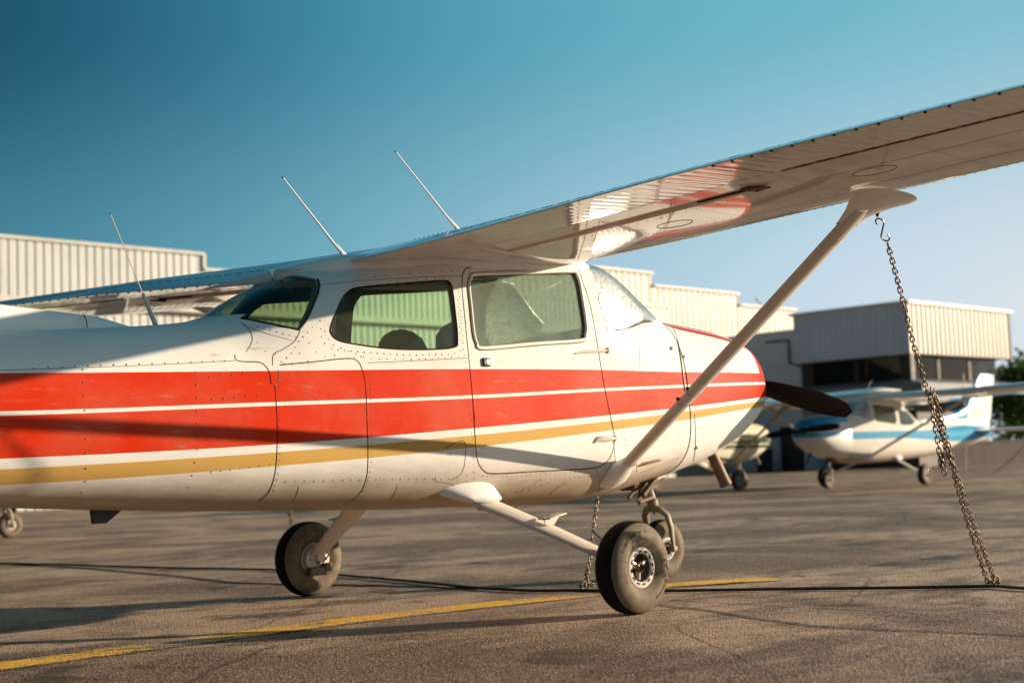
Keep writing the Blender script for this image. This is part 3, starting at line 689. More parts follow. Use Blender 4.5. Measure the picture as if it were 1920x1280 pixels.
        for t_, cx, wx, wy in ((0, 0, .066, .034), (.25, 0, .076, .038), (.5, .015, .10, .05), (.8, .045, .15, .075), (1.0, .075, .20, .10), (1.08, .08, .21, .11)):
            c_ = top+dv.normalized()*(-.13+t_*.20)+Vector((cx, 0, 0))
            rows.append([(c_.x+wx*math.cos(a), c_.y+wy*math.sin(a), min(c_.z-.22*math.cos(a)*wx*(0.2), zb_+.02)) for a in [2*math.pi*k/20 for k in range(20)]])
        b.grid(rows, True); b.build('strut_cuff', P.get('strut', M['white']), strut, angle=70)
        b = MB(); d0 = dv.normalized()
        if detail and side < 0:
            for f_ in ((1285, 742), (1302, 722)):
                # metal bands clamped round the strut
                best = min(range(400), key=lambda k: (Vector(((foot+dv*(k/400)-CC).dot(_r)/(foot+dv*(k/400)-CC).dot(_d)*FPX+960, 0, 0))-Vector((f_[0], 0, 0))).length)
                c_ = foot+dv*(best/400); b.tube([c_-d0*.004, c_+d0*.004], .0285, 14, sx=2.16, up=(1, 0, .1))
            b.cur = 1
            for f_ in ((1285, 742), (1302, 722)):
                best = min(range(400), key=lambda k: abs((foot+dv*(k/400)-CC).dot(_r)/(foot+dv*(k/400)-CC).dot(_d)*FPX+960-f_[0]))
                c_ = foot+dv*(best/400); b.box(c_+Vector((-.060, 0, .010)), (.012, .014, .018), None, .003)
            b.build('clamp_band', [M['metal'], M['seam']], strut)
        b = MB(); rows = []
        for t_, wx, wy in ((-.10, .115, .045), (-.05, .115, .052), (0, .095, .05), (.06, .07, .038), (.11, .060, .029)):
            c_ = foot+d0*t_+Vector((-.012*(.1-t_)*10, 0, 0))
            rows.append([c_+Vector((1, 0, .12)).normalized()*wx*math.cos(a)+Vector((0, -side*.35, .93)).normalized()*wy*math.sin(a)*1.1 for a in [2*math.pi*k/20 for k in range(20)]])
        b.grid(rows, True); b.build('foot_fairing', P.get('white', M['white']), strut, angle=70)
        # wing root fairing sweeping back along the cabin roof
        b = MB(); rows = []
        for X, hh, ww in ((-2.78, .004, .006), (-2.66, .03, .03), (-2.5, .05, .045), (-2.2, .055, .05), (-1.6, .05, .045), (-1.0, .05, .045), (-.86, .04, .04), (-.74, .01, .01)):
            w0, zb0, zm0, zt0, nl0, nu0, th0 = fpar(X); zc = min(Vector(wpt(side*.6, min(max((-X-.80)/1.64, .05), .99), False)).z, 1.90)-.012
            if X < -2.45: zc = 1.735-(-2.45-X)*.16
            h_ = OUT.ray_cast(Vector((X, side*2, zc-hh*.3)), Vector((0, -side, 0))); yc = abs(h_[0].y) if h_[0] is not None else w0*.85
            rows.append([(X, side*(yc-.02+ww*math.cos(a)), zc+hh*math.sin(a)) for a in [2*math.pi*k/14 for k in range(14)]])
        b.grid(rows, True); b.f += [tuple(range(14)), tuple(len(b.v)-14+k for k in range(14))]; b.mi += [0, 0]; b.sm += [False]*2
        b.build('root_fairing', P.get('white', M['white']), w, angle=60)
        # ---- main gear
        A = Vector((-1.525, side*1.270, .222)); T0 = Vector((-1.78, side*.40, .585))
        b = MB(); rows = []
        for k in range(13):
            s_ = k/12; c_ = T0.lerp(A+Vector((0, -side*.10, .03)), s_)+Vector((0, 0, .008*math.sin(math.pi*s_))); wd = .085-.030*s_; th_ = .014-.005*s_
            dv2 = Vector((.12, side*.85, -.40)).normalized(); nx = Vector((1, 0, 0)); nx = (nx-dv2*nx.dot(dv2)).normalized(); nz = dv2.cross(nx)
            rows.append([c_+nx*wd*cx_+nz*th_*cz_ for cx_, cz_ in ((1, .5), (.9, 1), (0, 1.15), (-.9, 1), (-1, .5), (-1, -.5), (-.9, -1), (0, -1.15), (.9, -1), (1, -.5))])
        b.grid(rows, True); b.f += [tuple(range(10)), tuple(len(b.v)-10+k for k in range(10))]; b.mi += [0, 0]; b.sm += [False]*2
        b.tube([A+Vector((0, -side*.13, .01)), A], .028, 14)
        leg = b.build('gear_leg', P.get('strut', M['leg']), root, angle=40)
        b = MB(); rows = []
        for t_, wx, wz in ((-.12, .20, .060), (-.02, .19, .062), (.04, .150, .052), (.085, .115, .034), (.11, .092, .020)):
            c_ = Vector((-1.80+t_*.4, side*(.44+t_), .625-t_*.55))
            rows.append([c_+Vector((-1 if math.cos(a) < 0 else 1, 0, 0))*wx*abs(math.cos(a))*(1.25 if math.cos(a) < 0 else .9)+Vector((0, side*.4, .92))*wz*math.sin(a) for a in [2*math.pi*k/24 for k in range(24)]])
        b.grid(rows, True); b.f.append(tuple(len(b.v)-24+k for k in range(24))); b.mi.append(0); b.sm.append(True)
        b.build('leg_fairing', P.get('white', M['white']), leg, angle=70)
        if detail:
            b = MB(); c_ = T0.lerp(A, .47)+Vector((.03, 0, .045)); b.box(c_+Vector((.02, side*.03, .012)), (.15, .075, .007), Euler((0, R(-8), R(8))).to_matrix().to_4x4(), .002)
            b.prism([c_+Vector((-.04, side*.03, .01)), c_+Vector((.07, side*.03, .01)), c_+Vector((.03, side*.03, -.03)), c_+Vector((-.03, side*.03, -.03))], (0, .006, 0)); b.build('step', M['leg'], leg)
            b = MB(); inn = A+Vector((0, -side*.085, 0)); b.lathe([(.03, .012), (.085, .010), (.088, 0), (.088, -.01)], inn, (0, -side, 0), 28)
            b.cur = 1; b.box(inn+Vector((-.02, -side*.02, -.07)), (.12, .05, .05), None, .008); b.box(inn+Vector((.05, -side*.03, -.05)), (.05, .04, .05), None, .006)
            for k in range(6): a = k*math.pi/3; b.dome(inn+Vector((.06*math.cos(a), -side*.012, .06*math.sin(a))), (0, -side, 0), .008, .8)
            b.cur = 2; b.tube([inn+Vector((.0, -side*.03, -.04)), inn+Vector((.04, -side*.06, .02)), inn+Vector((.0, -side*.06, .10)), inn+Vector((-.05, -side*.12, .18))], .004, 6); b.build('brake', [M['leg'], M['brakemetal'], M['black']], leg)
        wheel(root, A, .2225, .083, .093, side, detail, 'main_wheel')
    # ---- nose gear
    N = Vector((.265, 0, .178)); wheel(root, N, .182, .062, .066, -1, False, 'nose_wheel')
    b = MB(); b.tube([(.10, 0, .72), (.225, 0, .40)], .024, 14); b.cur = 1; b.tube([(.09, 0, .76), (.165, 0, .555)], .034, 14); oleo = b.build('nose_strut', [M['chrome'], M['black']], root)
    b = MB()
    for sy in (-1, 1):
        b.tube([(.19, 0, .435), (.20, sy*.05, .425), (.222, sy*.088, .39), (.245, sy*.095, .31), (.262, sy*.092, .20), (.265, sy*.09, .178)], [.030, .028, .024, .022, .017, .022], 10, sx=.8)
        b.lathe([(0, .012), (.017, .010), (.020, -.01)], N+Vector((0, sy*.10, 0)), (0, sy, 0), 14)
    b.lathe([(.034, -.03), (.036, .03), (.028, .035)], (.195, 0, .455), (-.3, 0, 1), 16)
    b.build('fork', M['fork'], oleo)
    b = MB(); b.tube([(.16, -.03, .50), (.02, -.035, .475), (.03, -.035, .47)], .012, 8); b.tube([(.02, -.035, .475), (.06, -.035, .60), (.10, -.02, .66)], .014, 8)
    b.tube([(-.02, -.10, .52), (.10, -.11, .62)], .019, 10); b.tube([(-.07, -.095, .49), (-.02, -.10, .52)], .007, 8)
    b.box((.02, 0, .60), (.16, .14, .10), None, .02); b.box((.10, -.03, .66), (.2, .12, .08), None, .02); b.tube([(.0, .03, .50), (.12, .03, .60)], .012, 8)
    b.build('torque_link', M['pipe'], oleo)
    if detail: 
        b = MB(); b.box((.16, -.09, .635), (.10, .03, .04), Euler((0, R(-20), 0)).to_matrix().to_4x4(), .006); b.build('bracket', M['leg'], oleo)
    # exhaust
    a_, c_ = hy(1340, 862, -.22), hy(1361, 908, -.24); v_ = (c_-a_); b = MB(); axis = v_.normalized()
    b.lathe([(.034, -.12), (.036, .02), (.037, v_.length-.02), (.042, v_.length), (.038, v_.length), (.030, v_.length-.03), (.030, 0)], a_, axis, 22); b.build('exhaust_pipe', M['pipe'], root)
    # ---- tail
    b = MB()
    def slab(profile, tfun, plane):
        for k in range(len(profile)): pass
    rows = []
    for z, x0, x1, t in ((1.24, -3.32, -6.9, .02), (1.40, -3.36, -6.95, .055), (1.46, -3.62, -7.0, .055), (1.50, -4.2, -7.02, .05), (1.58, -5.1, -7.05, .05), (1.75, -5.75, -7.08, .055), (2.1, -6.08, -7.2, .05), (2.45, -6.40, -7.32, .035), (2.56, -6.55, -7.34, .012)):
        up = []; m_ = 14
        for i in range(m_+1):
            s_ = i/m_; up.append((x0+(x1-x0)*s_, t*(math.sin(math.pi*min(1, s_*1.0)**.55) if s_ < 1 else 0)+.003, z))
        rows.append(up+[(x, -y, zz) for x, y, zz in up[::-1]])
    b.grid(rows, True); b.f += [tuple(len(b.v)-len(rows[0])+k for k in range(len(rows[0])))]; b.mi.append(0); b.sm.append(True)
    fin = b.build('fin', P.get('fin', P['paint']), root, angle=70)
    if detail:
        b = MB(); b.tube([(-3.70, -.062, 1.400), (-3.702, -.056, 1.435), (-3.704, -.03, 1.468)], .0022, 5); b.build('fin_joint', M['seam'], fin)
    for side in (-1, 1):
        rows = []
        for y, x0, x1 in ((.02, -5.9, -6.95), (.8, -6.0, -6.95), (1.65, -6.12, -6.95), (1.72, -6.2, -6.9)):
            rr = []
            for k in range(20):
                a = 2*math.pi*k/20; rr.append(((x0+x1)/2+(x0-x1)/2*math.cos(a), side*y, 1.17+.045*math.sin(a)*(1 if y < 1.7 else .2)))
            rows.append(rr)
        b = MB(); b.grid(rows, True); b.f += [tuple(len(b.v)-20+k for k in range(20))]; b.mi.append(0); b.sm.append(False); b.build('tailplane', P.get('wing', M['wing']), root, angle=60)
    # ---- cabin
    for y in (-.24, .24):
        for x0, zt_ in ((-1.50, 1.50), (-2.15, 1.30)):
            sb = MB(); rows = []
            for z, wd, th_ in ((.95, .20, .05), (1.05, .215, .055), (1.2, .215, .05), (zt_-.12, .205, .045), (zt_-.06, .18, .04), (zt_-.02, .12, .03), (zt_, .05, .01)):
                xo = x0-(z-.95)*.28; rows.append([(xo+th_*math.cos(a), y+wd*math.sin(a), z) for a in [2*math.pi*k/16 for k in range(16)]])
            sb.grid(rows, True); sb.f.append(tuple(len(sb.v)-16+k for k in range(16))); sb.mi.append(0); sb.sm.append(True); sb.box((x0+.23, y, .93), (.48, .42, .12), None, .03)
            sb.build('seat', M['seat'], root)
    sb = MB(); sb.box((-.38, 0, 1.20), (.06, .86, .34), Euler((0, R(-8), 0)).to_matrix().to_4x4(), .02)
    for y in (-.23, .23): sb.tube([(-.40, y, 1.18), (-.52, y, 1.20)], .012, 8); sb.tube([(-.53, y-.13, 1.30), (-.53, y-.13, 1.19), (-.53, y, 1.17), (-.53, y+.13, 1.19), (-.53, y+.13, 1.30)], .011, 8)
    sb.build('instrument_panel', M['seat'], root)
    if detail:
        sb = MB(); sb.tube([(-1.70, -.40, 1.60), (-1.60, -.33, 1.44), (-1.54, -.24, 1.30)], .012, 6, sx=2.0); sb.build('seat_belt', M['redbelt'], root)
        # foil shade taped inside the windshield
        fm = boolean(loftmesh('f1', frange(-1.2, .1, .05), n, off=.022), [loftmesh('f2', frange(-1.3, .2, .05), n, off=.026)])
        _f = side_xz([(1104, 503), (1122, 560), (1139, 621)]); FO = _f+[(-.68, 1.425), (-.52, 1.47), (-.34, 1.545), (-.30, 1.60), (-.46, 1.72), (-.62, 1.83), (-.80, 1.85)]
        for ya_, yb_ in ((-.9, 0), (0, .9)):
            f1 = boolean(fm.copy(), [prismY(FO, ya_, yb_)], 'INTERSECT'); f1.materials.clear(); f1.materials.append(M['foil'])
            for p in f1.polygons: p.use_smooth = True
            fo = bpy.data.objects.new('foil_sunshade', f1); COL.objects.link(fo); fo.parent = root
    # roof antennas
    for bx_, tx_, zb in (((-1.367, 0, 2.02), (-1.835, 0, 2.435), 0), ((-2.19, 0, 1.82), (-2.585, 0, 2.208), 0)) if detail else (((-1.367, 0, 2.0), (-1.7, 0, 2.36), 0), ((-2.19, 0, 1.82), (-2.5, 0, 2.12), 0)):
        b = MB(); a_, c_ = Vector(bx_), Vector(tx_); rows = []
        d_ = (c_-a_); b.tube([a_+d_*.10, a_+d_*.5, c_], [.0065, .005, .0035], 8); b.cur = 1; b.tube([c_-d_*.012, c_+d_*.004], .0042, 8); b.cur = 0
        for s_, wx, wy in ((-.03, .065, .02), (0, .055, .018), (.05, .028, .012), (.11, .014, .009), (.2, .007, .007)):
            p_ = a_+d_*s_; rows.append([p_+Vector((wx*math.cos(a)+.01, wy*math.sin(a), 0)) for a in [2*math.pi*k/12 for k in range(12)]])
        b.grid(rows, True); b.build('antenna', [M['white'], M['black']], root, angle=60)
    if detail:
        a_, c_ = Vector((-3.307, 0, 1.40)), Vector((-3.545, 0, 1.93)); d_ = c_-a_; m_ = a_+d_*.33
        b = MB(); b.tube([a_, m_], [.013, .008], 8); b.tube([m_, c_], [.0028, .0022], 6); b.cur = 1; b.tube([c_-d_*.006, c_+d_*.008], .004, 6); b.build('antenna', [M['leg'], M['black']], root)
        # belly fittings
        b = MB(); q = hy(205, 940, 0); b.prism([(q.x-.10, -.008, .66), (q.x+.10, -.008, .63), (q.x-.02, -.008, .545), (q.x-.085, -.008, .545)], (0, .016, 0)); b.build('belly_antenna', M['black'], root)
        b = MB(); q = hy(1075, 942, -.2); b.lathe([(.0, .03), (.012, .026), (.018, 0)], q+Vector((0, 0, .012)), (0, 0, -1), 12); b.build('drain', M['seam'], root)
        b = MB(); q = hy(925, 952, -.1); b.box(q+Vector((0, 0, .015)), (.16, .10, .05), None, .012); b.cur = 1; b.box(q+Vector((.05, 0, -.008)), (.16, .12, .016), None, .006); b.build('belly_step', [M['rust'], M['leg']], root)
    return body_o

def wheel(root, c, r, hw, rr, side, detail, name):
    """tyre with rounded shoulders, rim, hub; side = which way the outer face looks"""
    e = bpy.data.objects.new(name, None); COL.objects.link(e); e.parent = root; e.location = c; e.empty_display_size = .1
    b = MB(); N = 56 if detail else 32
    prof = []
    for k in range(25):   # from one bead over the tread to the other
        a = math.pi*(k/24); x = -math.cos(a); y = math.sin(a)**.62
        prof.append((rr+(r-rr)*y, hw*(abs(x)**.75*(1 if x > 0 else -1))*(1.0 if y > .35 else .62+.38*y/.35)))
    tread = [q for q in prof]
    vs = []; 
    b.cur = 1; b.lathe(prof[:9], (0, 0, 0), (0, side, 0), N); b.cur = 0; b.lathe(prof[8:17], (0, 0, 0), (0, side, 0), N); b.cur = 1; b.lathe(prof[16:], (0, 0, 0), (0, side, 0), N)
    b.cur = 0
    for gx in (-.03, -.010, .010, .03) if detail else ():
        pass
    # flatten where it carries the load
    b.v = [(x, y, max(z, -c.z+.0005)) for x, y, z in b.v]
    if detail:
        # moulded lettering on the outer sidewall
        def arc_text(s_, rad, a0, size, flip=False):
            da = size*.95/rad
            for i, chh in enumerate(s_):
                if chh == ' ': continue
                cu = bpy.data.curves.new('t', 'FONT'); cu.body = chh; cu.size = size; cu.align_x = 'CENTER'; cu.extrude = .0012; cu.resolution_u = 2; to = bpy.data.objects.new('t', cu); COL.objects.link(to)
                bpy.context.view_layer.update(); me = bpy.data.meshes.new_from_object(to.evaluated_get(bpy.context.evaluated_depsgraph_get())); bpy.data.objects.remove(to)
                a = a0+(da if not flip else -da)*i    # clockwise as seen from outside
                rk = np.interp(rad, [q[0] for q in prof[::-1][:9]], [q[1] for q in prof[::-1][:9]])
                for sgn in (1,):
                    ca, sa = math.cos(a), math.sin(a); X_ = Vector((sa, 0, ca)); T_ = Vector((ca, 0, -sa))  # radial, tangential (to the right at top)
                    if flip: X_, T_ = X_, -T_
                    up_ = X_ if not flip else -X_
                    vv = []
                    for v in me.vertices:
                        loc = X_*rad+T_*v.co.x+up_*v.co.y; rad2 = loc.length; rk2 = np.interp(rad2, [q[0] for q in prof[24:15:-1]], [q[1] for q in prof[24:15:-1]])
                        vv.append(Vector((loc.x, side*(rk2+.0006+v.co.z), loc.z)))
                    b.cur = 2; b.add(vv, [list(p.vertices) for p in me.polygons], False)
                bpy.data.meshes.remove(me)
        if side < 0:
            arc_text('FLIGHT SPECIAL II', .168, R(-62), .0135); arc_text('6.00-6', .165, R(62), .012); arc_text('GOODYEAR', .172, R(152), .0155, True); arc_text('6 PLY RATING', .150, R(285), .010, True)
    ty = b.build('tyre', [M['rubber'], M['sidewall'], M['letter']], e, angle=None)
    b = MB(); s = side
    def rim(sd, y0):
        b.cur = 0; b.lathe([(rr+.004, y0-.012), (rr+.004, y0), (rr-.006, y0+.004), (rr-.022, y0+.002), (rr-.026, y0-.006)], (0, 0, 0), (0, sd, 0), 40)
        b.cur = 3; b.lathe([(rr-.026, y0-.006), (rr-.030, y0-.026), (.045, y0-.045), (.0, y0-.045)], (0, 0, 0), (0, sd, 0), 40)
        b.cur = 1
        for k in range(12):
            a = k*math.pi/6; a2 = a+.26; rm = rr-.0145
            b.tube([Vector((rm*math.cos(a+j*.08), sd*(y0+.0035), rm*math.sin(a+j*.08))) for j in range(4)], .0042, 6)
        b.cur = 2
        for k in range(3):
            a = k*2*math.pi/3+.5; b.tube([Vector((.02*math.cos(a), sd*(y0-.028), .02*math.sin(a))), Vector((.058*math.cos(a), sd*(y0-.026), .058*math.sin(a)))], [.018, .014], 8)
        b.cur = 3; b.lathe([(.024, y0-.035), (.025, y0-.005), (.018, y0), (.015, y0-.012), (0, y0-.014)], (0, 0, 0), (0, sd, 0), 20)
        if detail: b.cur = 4; b.dome(Vector((-.020, sd*(y0-.004), .012)), (0, sd, 0), .008, .9)
    rim(s, hw*.62+.006); rim(-s, hw*.62+.006)
    b.build('rim', [M['leg'], M['seam'], M['metal'], M['pipe'], M['yellow_cap']], e, angle=45)
M['brakemetal'] = simple('brake_metal', (.16, .13, .10), .5, .7, dirt=((.03, .02, .015), .9), scale=30)
M['fork'] = simple('greasy_fork_paint', (.27, .22, .16), .5, dirt=((.08, .05, .03), .85), scale=22)
M['letter'] = simple('moulded_lettering', (.045, .035, .026), .8)
M['yellow_cap'] = simple('yellow_cap', (.7, .42, .03), .5)

# ------------------------------------------------------------------ ground and markings
b = MB()
b.add([(-1500, -1500, 0), (2500, -1500, 0), (2500, 2500, 0), (-1500, 2500, 0)], [(0, 1, 2, 3)], False)
tag(b.build('apron', M['asphalt']), None, None, kind='structure')
def marking(name, pts, w, z, mat):
    b = MB(); pts = [Vector((p[0], p[1], 0)) for p in pts]; fine = []
    for a, c in zip(pts, pts[1:]):
        k = max(1, int((c-a).length/.12)); fine += [a.lerp(c, i/k) for i in range(k)]
    fine.append(pts[-1]); rows = []; ed = []
    for i, q in enumerate(fine):
        t = (fine[min(i+1, len(fine)-1)]-fine[max(0, i-1)]).normalized(); s_ = Vector((-t.y, t.x, 0)); j = random.uniform(-.004, .004)
        rows.append([q+s_*(w/2*u+j)+Vector((0, 0, z)) for u in (-1, -.7, .7, 1)]); ed += [1, 0, 0, 1]
    b.grid(rows, False, False); o = b.build(name, mat)
    at = o.data.attributes.new('edge', 'FLOAT', 'POINT'); at.data.foreach_set('value', ed); return o
Yl = [hz(*q) for q in ((-420, 1312), (0, 1249), (240, 1217), (480, 1186), (640, 1165), (800, 1146), (960, 1129), (1080, 1117), (1200, 1103), (1330, 1092), (1455, 1085))]
marking('taxiway_line', Yl, .29, .004, M['yellow'])['kind'] = 'structure'
marking('painted_line', [hz(*q) for q in ((1255, 1101), (1330, 1097), (1400, 1091))], .05, .008, M['yellow'])['kind'] = 'structure'
M['faint'] = simple('pale_chalk_line', (.36, .31, .27), .8, scale=30)
marking('chalk_line', [hz(*q) for q in ((1262, 1124), (1420, 1133), (1560, 1140), (1650, 1145))], .012, .004, M['faint'])['kind'] = 'structure'
marking('far_line', [hz(*q) for q in ((1200, 953), (1500, 953), (1960, 951))], .15, .004, M['faint'])['kind'] = 'structure'
M['tar'] = simple('tar_joint', (.030, .024, .020), .6, scale=12)
marking('tar_joint', [hz(*q) for q in ((1230, 1134), (1330, 1145), (1420, 1160), (1530, 1174), (1640, 1180), (1800, 1186), (2000, 1195))], .022, .004, M['tar'])['kind'] = 'structure'
marking('tar_joint', [hz(*q) for q in ((-100, 1262), (200, 1246), (500, 1232), (800, 1222), (1120, 1212), (1300, 1198), (1560, 1178))], .006, .004, M['tar'])['kind'] = 'structure'

# ------------------------------------------------------------------ hangars and terminal
def cladding(name, col, dirt=(.25, .22, .17)):
    t = NT(name); f = t.noise(.6, 5, .6); c = t.mix(t.ramp(f, .3, .7), tuple(x*.9 for x in col), col)
    s_ = t.noise(1.0, 6, .65, vec=t.mapv((2.2, 2.2, .12))); c = t.mix(t.ramp(s_, .55, .75, 0, .35), c, dirt)
    t.bsdf(c, .45, .0, nrm=t.bump(t.noise(3, 3), .1, .02)); return t.m
M['clad'] = cladding('cream_cladding', (.53, .55, .54)); M['clad2'] = cladding('beige_cladding', (.32, .285, .235))
M['clad_grey'] = cladding('shaded_grey_cladding', (.52, .61, .74), (.33, .35, .38)); M['clad_fas'] = cladding('fascia_cladding', (.36, .33, .29))  # grey cladding tinted blue to carry the cool shade of its faces
M['trim'] = simple('metal_trim', (.50, .49, .45), .5, scale=2); M['slate'] = simple('slate_roofing', (.13, .15, .18), .6, scale=2)
M['dark'] = simple('dark_recess', (.02, .02, .022), .6, scale=2); M['brick'] = simple('shaded_brick', (.018, .011, .009), .85, scale=3)  # brick colour lowered to carry the shade on the wall
M['warm_refl'] = simple('window_reflection', (.32, .25, .15), .8, scale=2)
M['winglass'] = glass('building_glass', (.25, .26, .26), .02, (.05, .05, .05), fres=1.25)
def ribwall(b, p0, p1, z0, z1, pitch=.28, depth=.032, duty=.68):
    """vertical-rib metal sheet from p0 to p1 (outer side on the right of the walk)"""
    p0, p1 = Vector((*p0, 0)), Vector((*p1, 0)); d_ = (p1-p0); L = d_.length; d_.normalize(); nn = Vector((d_.y, -d_.x, 0)); bot, top = [], []
    k = int(L/pitch)
    for i in range(k):
        for u, h_ in ((0, 0), (duty, 0), (duty+.10, 1), (.90, 1)):
            q = p0+d_*min(L, (i+u)*pitch)+nn*(-depth*h_); bot.append(q+Vector((0, 0, z0))); top.append(q+Vector((0, 0, z1)))
    bot.append(p1+Vector((0, 0, z0))); top.append(p1+Vector((0, 0, z1)))
    b.grid([bot, top], False, False)
HY = 34.4
hg = empty('hangar', (19.6, HY, 0), 'long cream ribbed-metal hangar with a stepped roofline behind the left wing', 'hangar')
def ch(b, name, mat, root, **k):
    o = b.build(name, mat, None, **k); o.parent = root; o.matrix_parent_inverse = Matrix.Translation(root.location).inverted() @ Matrix.Identity(4) if not root.rotation_euler.z else root.matrix_world.inverted(); return o
b = MB(); ribwall(b, (-12, HY), (19.6, HY), 6.3, 8.0); ribwall(b, (19.6, HY+.002), (44, HY+.002), 6.3, 7.5); ch(b, 'upper_wall', M['clad'], hg, angle=None, fixn=False)
b = MB(); ribwall(b, (-12, HY+.25), (5.2, HY+.25), 0, 6.1, .30); ribwall(b, (13.2, HY+.25), (44, HY+.25), 0, 6.1, .30); ch(b, 'lower_wall', M['clad'], hg, angle=None, fixn=False)
b = MB(); b.box((16, HY+.08, 6.2), (56, .34, .2)); b.box((3.8, HY+.02, 8.04), (31.6, .2, .10)); b.box((31.8, HY+.02, 7.54), (24.4, .2, .10)); b.box((19.62, HY+.03, 7.77), (.12, .16, .56)); ch(b, 'gutter', M['trim'], hg, angle=None)
b = MB(); b.box((9.2, HY+.45, 3.05), (8, .2, 6.1)); ch(b, 'door', M['dark'], hg, angle=None)
b = MB(); b.box((3.8, HY+13.5, 7.95), (31.6, 26.5, .1)); b.box((31.8, HY+13.5, 7.45), (24.4, 26.5, .1)); b.box((16, HY+26.6, 3.7), (56, .2, 7.3)); b.box((44.0, HY+13.6, 3.7), (.2, 26, 7.3)); b.box((-12, HY+13.6, 3.7), (.2, 26, 7.3)); ch(b, 'roof', M['clad'], hg, angle=None)
HB = 38.0
hb = empty('hangar', (50, HB, 0), 'taller beige ribbed hangar whose roof steps down twice, behind the nose', 'hangar')
b = MB(); z_ = 0
for i, (x0, x1, z1) in enumerate(((36.0, 47.1, 9.65), (47.1, 54.0, 9.05), (54.0, 59.1, 8.48))): ribwall(b, (x0, HB+i*.002), (x1, HB+i*.002), 0, z1, .45, .03, .6)
ch(b, 'wall', M['clad2'], hb, angle=None, fixn=False)
b = MB()
for x0, x1, z1 in ((36.0, 47.1, 9.65), (47.15, 54.0, 9.05), (54.05, 59.1, 8.48)): b.box(((x0+x1)/2, HB+.0, z1+.05), (x1-x0, .25, .1))
b.box((47.6, HB-.06, 6.9), (23, .10, .14)); ch(b, 'roof_trim', M['trim'], hb, angle=None)
b = MB()
for x0, x1, z1 in ((36.0, 47.1, 9.55), (47.15, 54.0, 8.95), (54.05, 59.1, 8.38)): b.box(((x0+x1)/2, HB+10, z1/2+.02), (x1-x0-.04, 19.4, z1))
ch(b, 'roof', M['clad2'], hb, angle=None)
for k, (x_, h_, w_) in enumerate(((56.4, .8, .6), (57.6, 1.0, .65))):
    v = empty('roof_vent', (x_, HB+1.5, 8.43), ('lower white round roof vent at the step of the beige hangar roof', 'taller white roof vent with a slanting stay on the beige hangar roof')[k], 'roof vent', 'white vents on the hangar roof')
    b = MB(); b.lathe([(w_*.35, 0), (w_*.35, h_*.45), (w_*.55, h_*.5), (w_*.6, h_*.72), (w_*.45, h_*.95), (0, h_)], (0, 0, 0), (0, 0, 1), 18); b.build('cowl', M['clad'], v)
    if k: b = MB(); b.tube([(.1, 0, .8), (1.5, 0, .0)], .06, 8); b.build('stay', M['clad'], v)
# terminal with an overhanging upper storey
TX, TY, TXe, TYe = 51.8, 27.2, 61.7, 33.3
tm = empty('terminal_building', (TX, TY, 0), 'two-storey grey terminal with an overhanging ribbed fascia and a dark window band', 'building')
b = MB(); ribwall(b, (TX, TYe), (TX, TY), 5.1, 7.35, .30, .03); ch(b, 'side_fascia', M['clad_grey'], tm, angle=None, fixn=False)
b = MB(); ribwall(b, (TX, TY), (TXe, TY), 5.1, 7.35, .42, .10, .55); ribwall(b, (TXe, TY), (TXe, TYe), 5.1, 7.35, .3); ch(b, 'front_fascia', M['clad_fas'], tm, angle=None, fixn=False)
b = MB(); b.box(((TX+TXe)/2, TY-.02, 7.42), (TXe-TX+.2, .2, .14)); b.box((TX-.02, (TY+TYe)/2+.12, 7.42), (.2, TYe-TY-.0, .14)); b.box(((TX+TXe)/2+.06, (TY+TYe)/2+.2, 5.16), (TXe-TX-.2, TYe-TY-.1, .10)); b.box(((TX+TXe)/2+.06, (TY+TYe)/2+.2, 7.28), (TXe-TX-.3, TYe-TY-.2, .10)); ch(b, 'roof', M['trim'], tm, angle=None)
b = MB(); b.box((TX+4.9, TY+4.0, 4.5), (8.6, 5.0, 1.25)); ch(b, 'core', M['dark'], tm, angle=None)
for k, (c_, s_) in enumerate((((TX+.55, TY+1.9, 4.5), (.03, 2.1, 1.2)), ((TX+.55, TY+4.3, 4.5), (.03, 2.3, 1.2)), ((TX+2.0, TY+.55, 4.5), (2.6, .03, 1.2)), ((TX+4.9, TY+.55, 4.5), (2.8, .03, 1.2)), ((TX+7.8, TY+.55, 4.5), (2.6, .03, 1.2)))):
    b = MB(); b.box(c_, s_); ch(b, 'window', M['winglass'], tm, angle=None)
for k, (c_, s_) in enumerate((((TX+1.9, TY+.9, 4.72), (1.1, .04, .72)), ((TX+.9, TY+1.2, 4.55), (.04, .5, .9)), ((TX+.9, TY+4.5, 4.12), (.04, 1.3, .35)), ((TX+6.6, TY+.9, 4.3), (.9, .04, .5)))):
    b = MB(); b.box(c_, s_); ch(b, 'reflection_patch', M['warm_refl'], tm, angle=None)  # beige panels stand in for warm reflections in the window band
b = MB(); b = None
for c_, s_ in (((TX+.2, TY+.2, 4.45), (.35, .35, 1.3)), ((TX+.56, TY+3.12, 4.5), (.12, .2, 1.2)), ((TX+3.4, TY+.56, 4.5), (.18, .12, 1.2)), ((TX+6.4, TY+.56, 4.5), (.18, .12, 1.2))): b = MB(); b.box(c_, s_); ch(b, 'mullion', M['dark'], tm, angle=None)
b = MB(); b.prism([(TX-.9, TY-1.0, 3.30), (TX+9.3, TY-1.0, 3.30), (TX+9.3, TY+6, 3.30), (TX-.9, TY+6, 3.30)], (0, 0, .42)); b.prism([(TX-.88, TY-.98, 3.722), (TX-.88, TYe-.3, 3.722), (TX+.4, TYe-.3, 3.722), (TX+.4, TY-.98, 3.722)], (0, 0, .02))
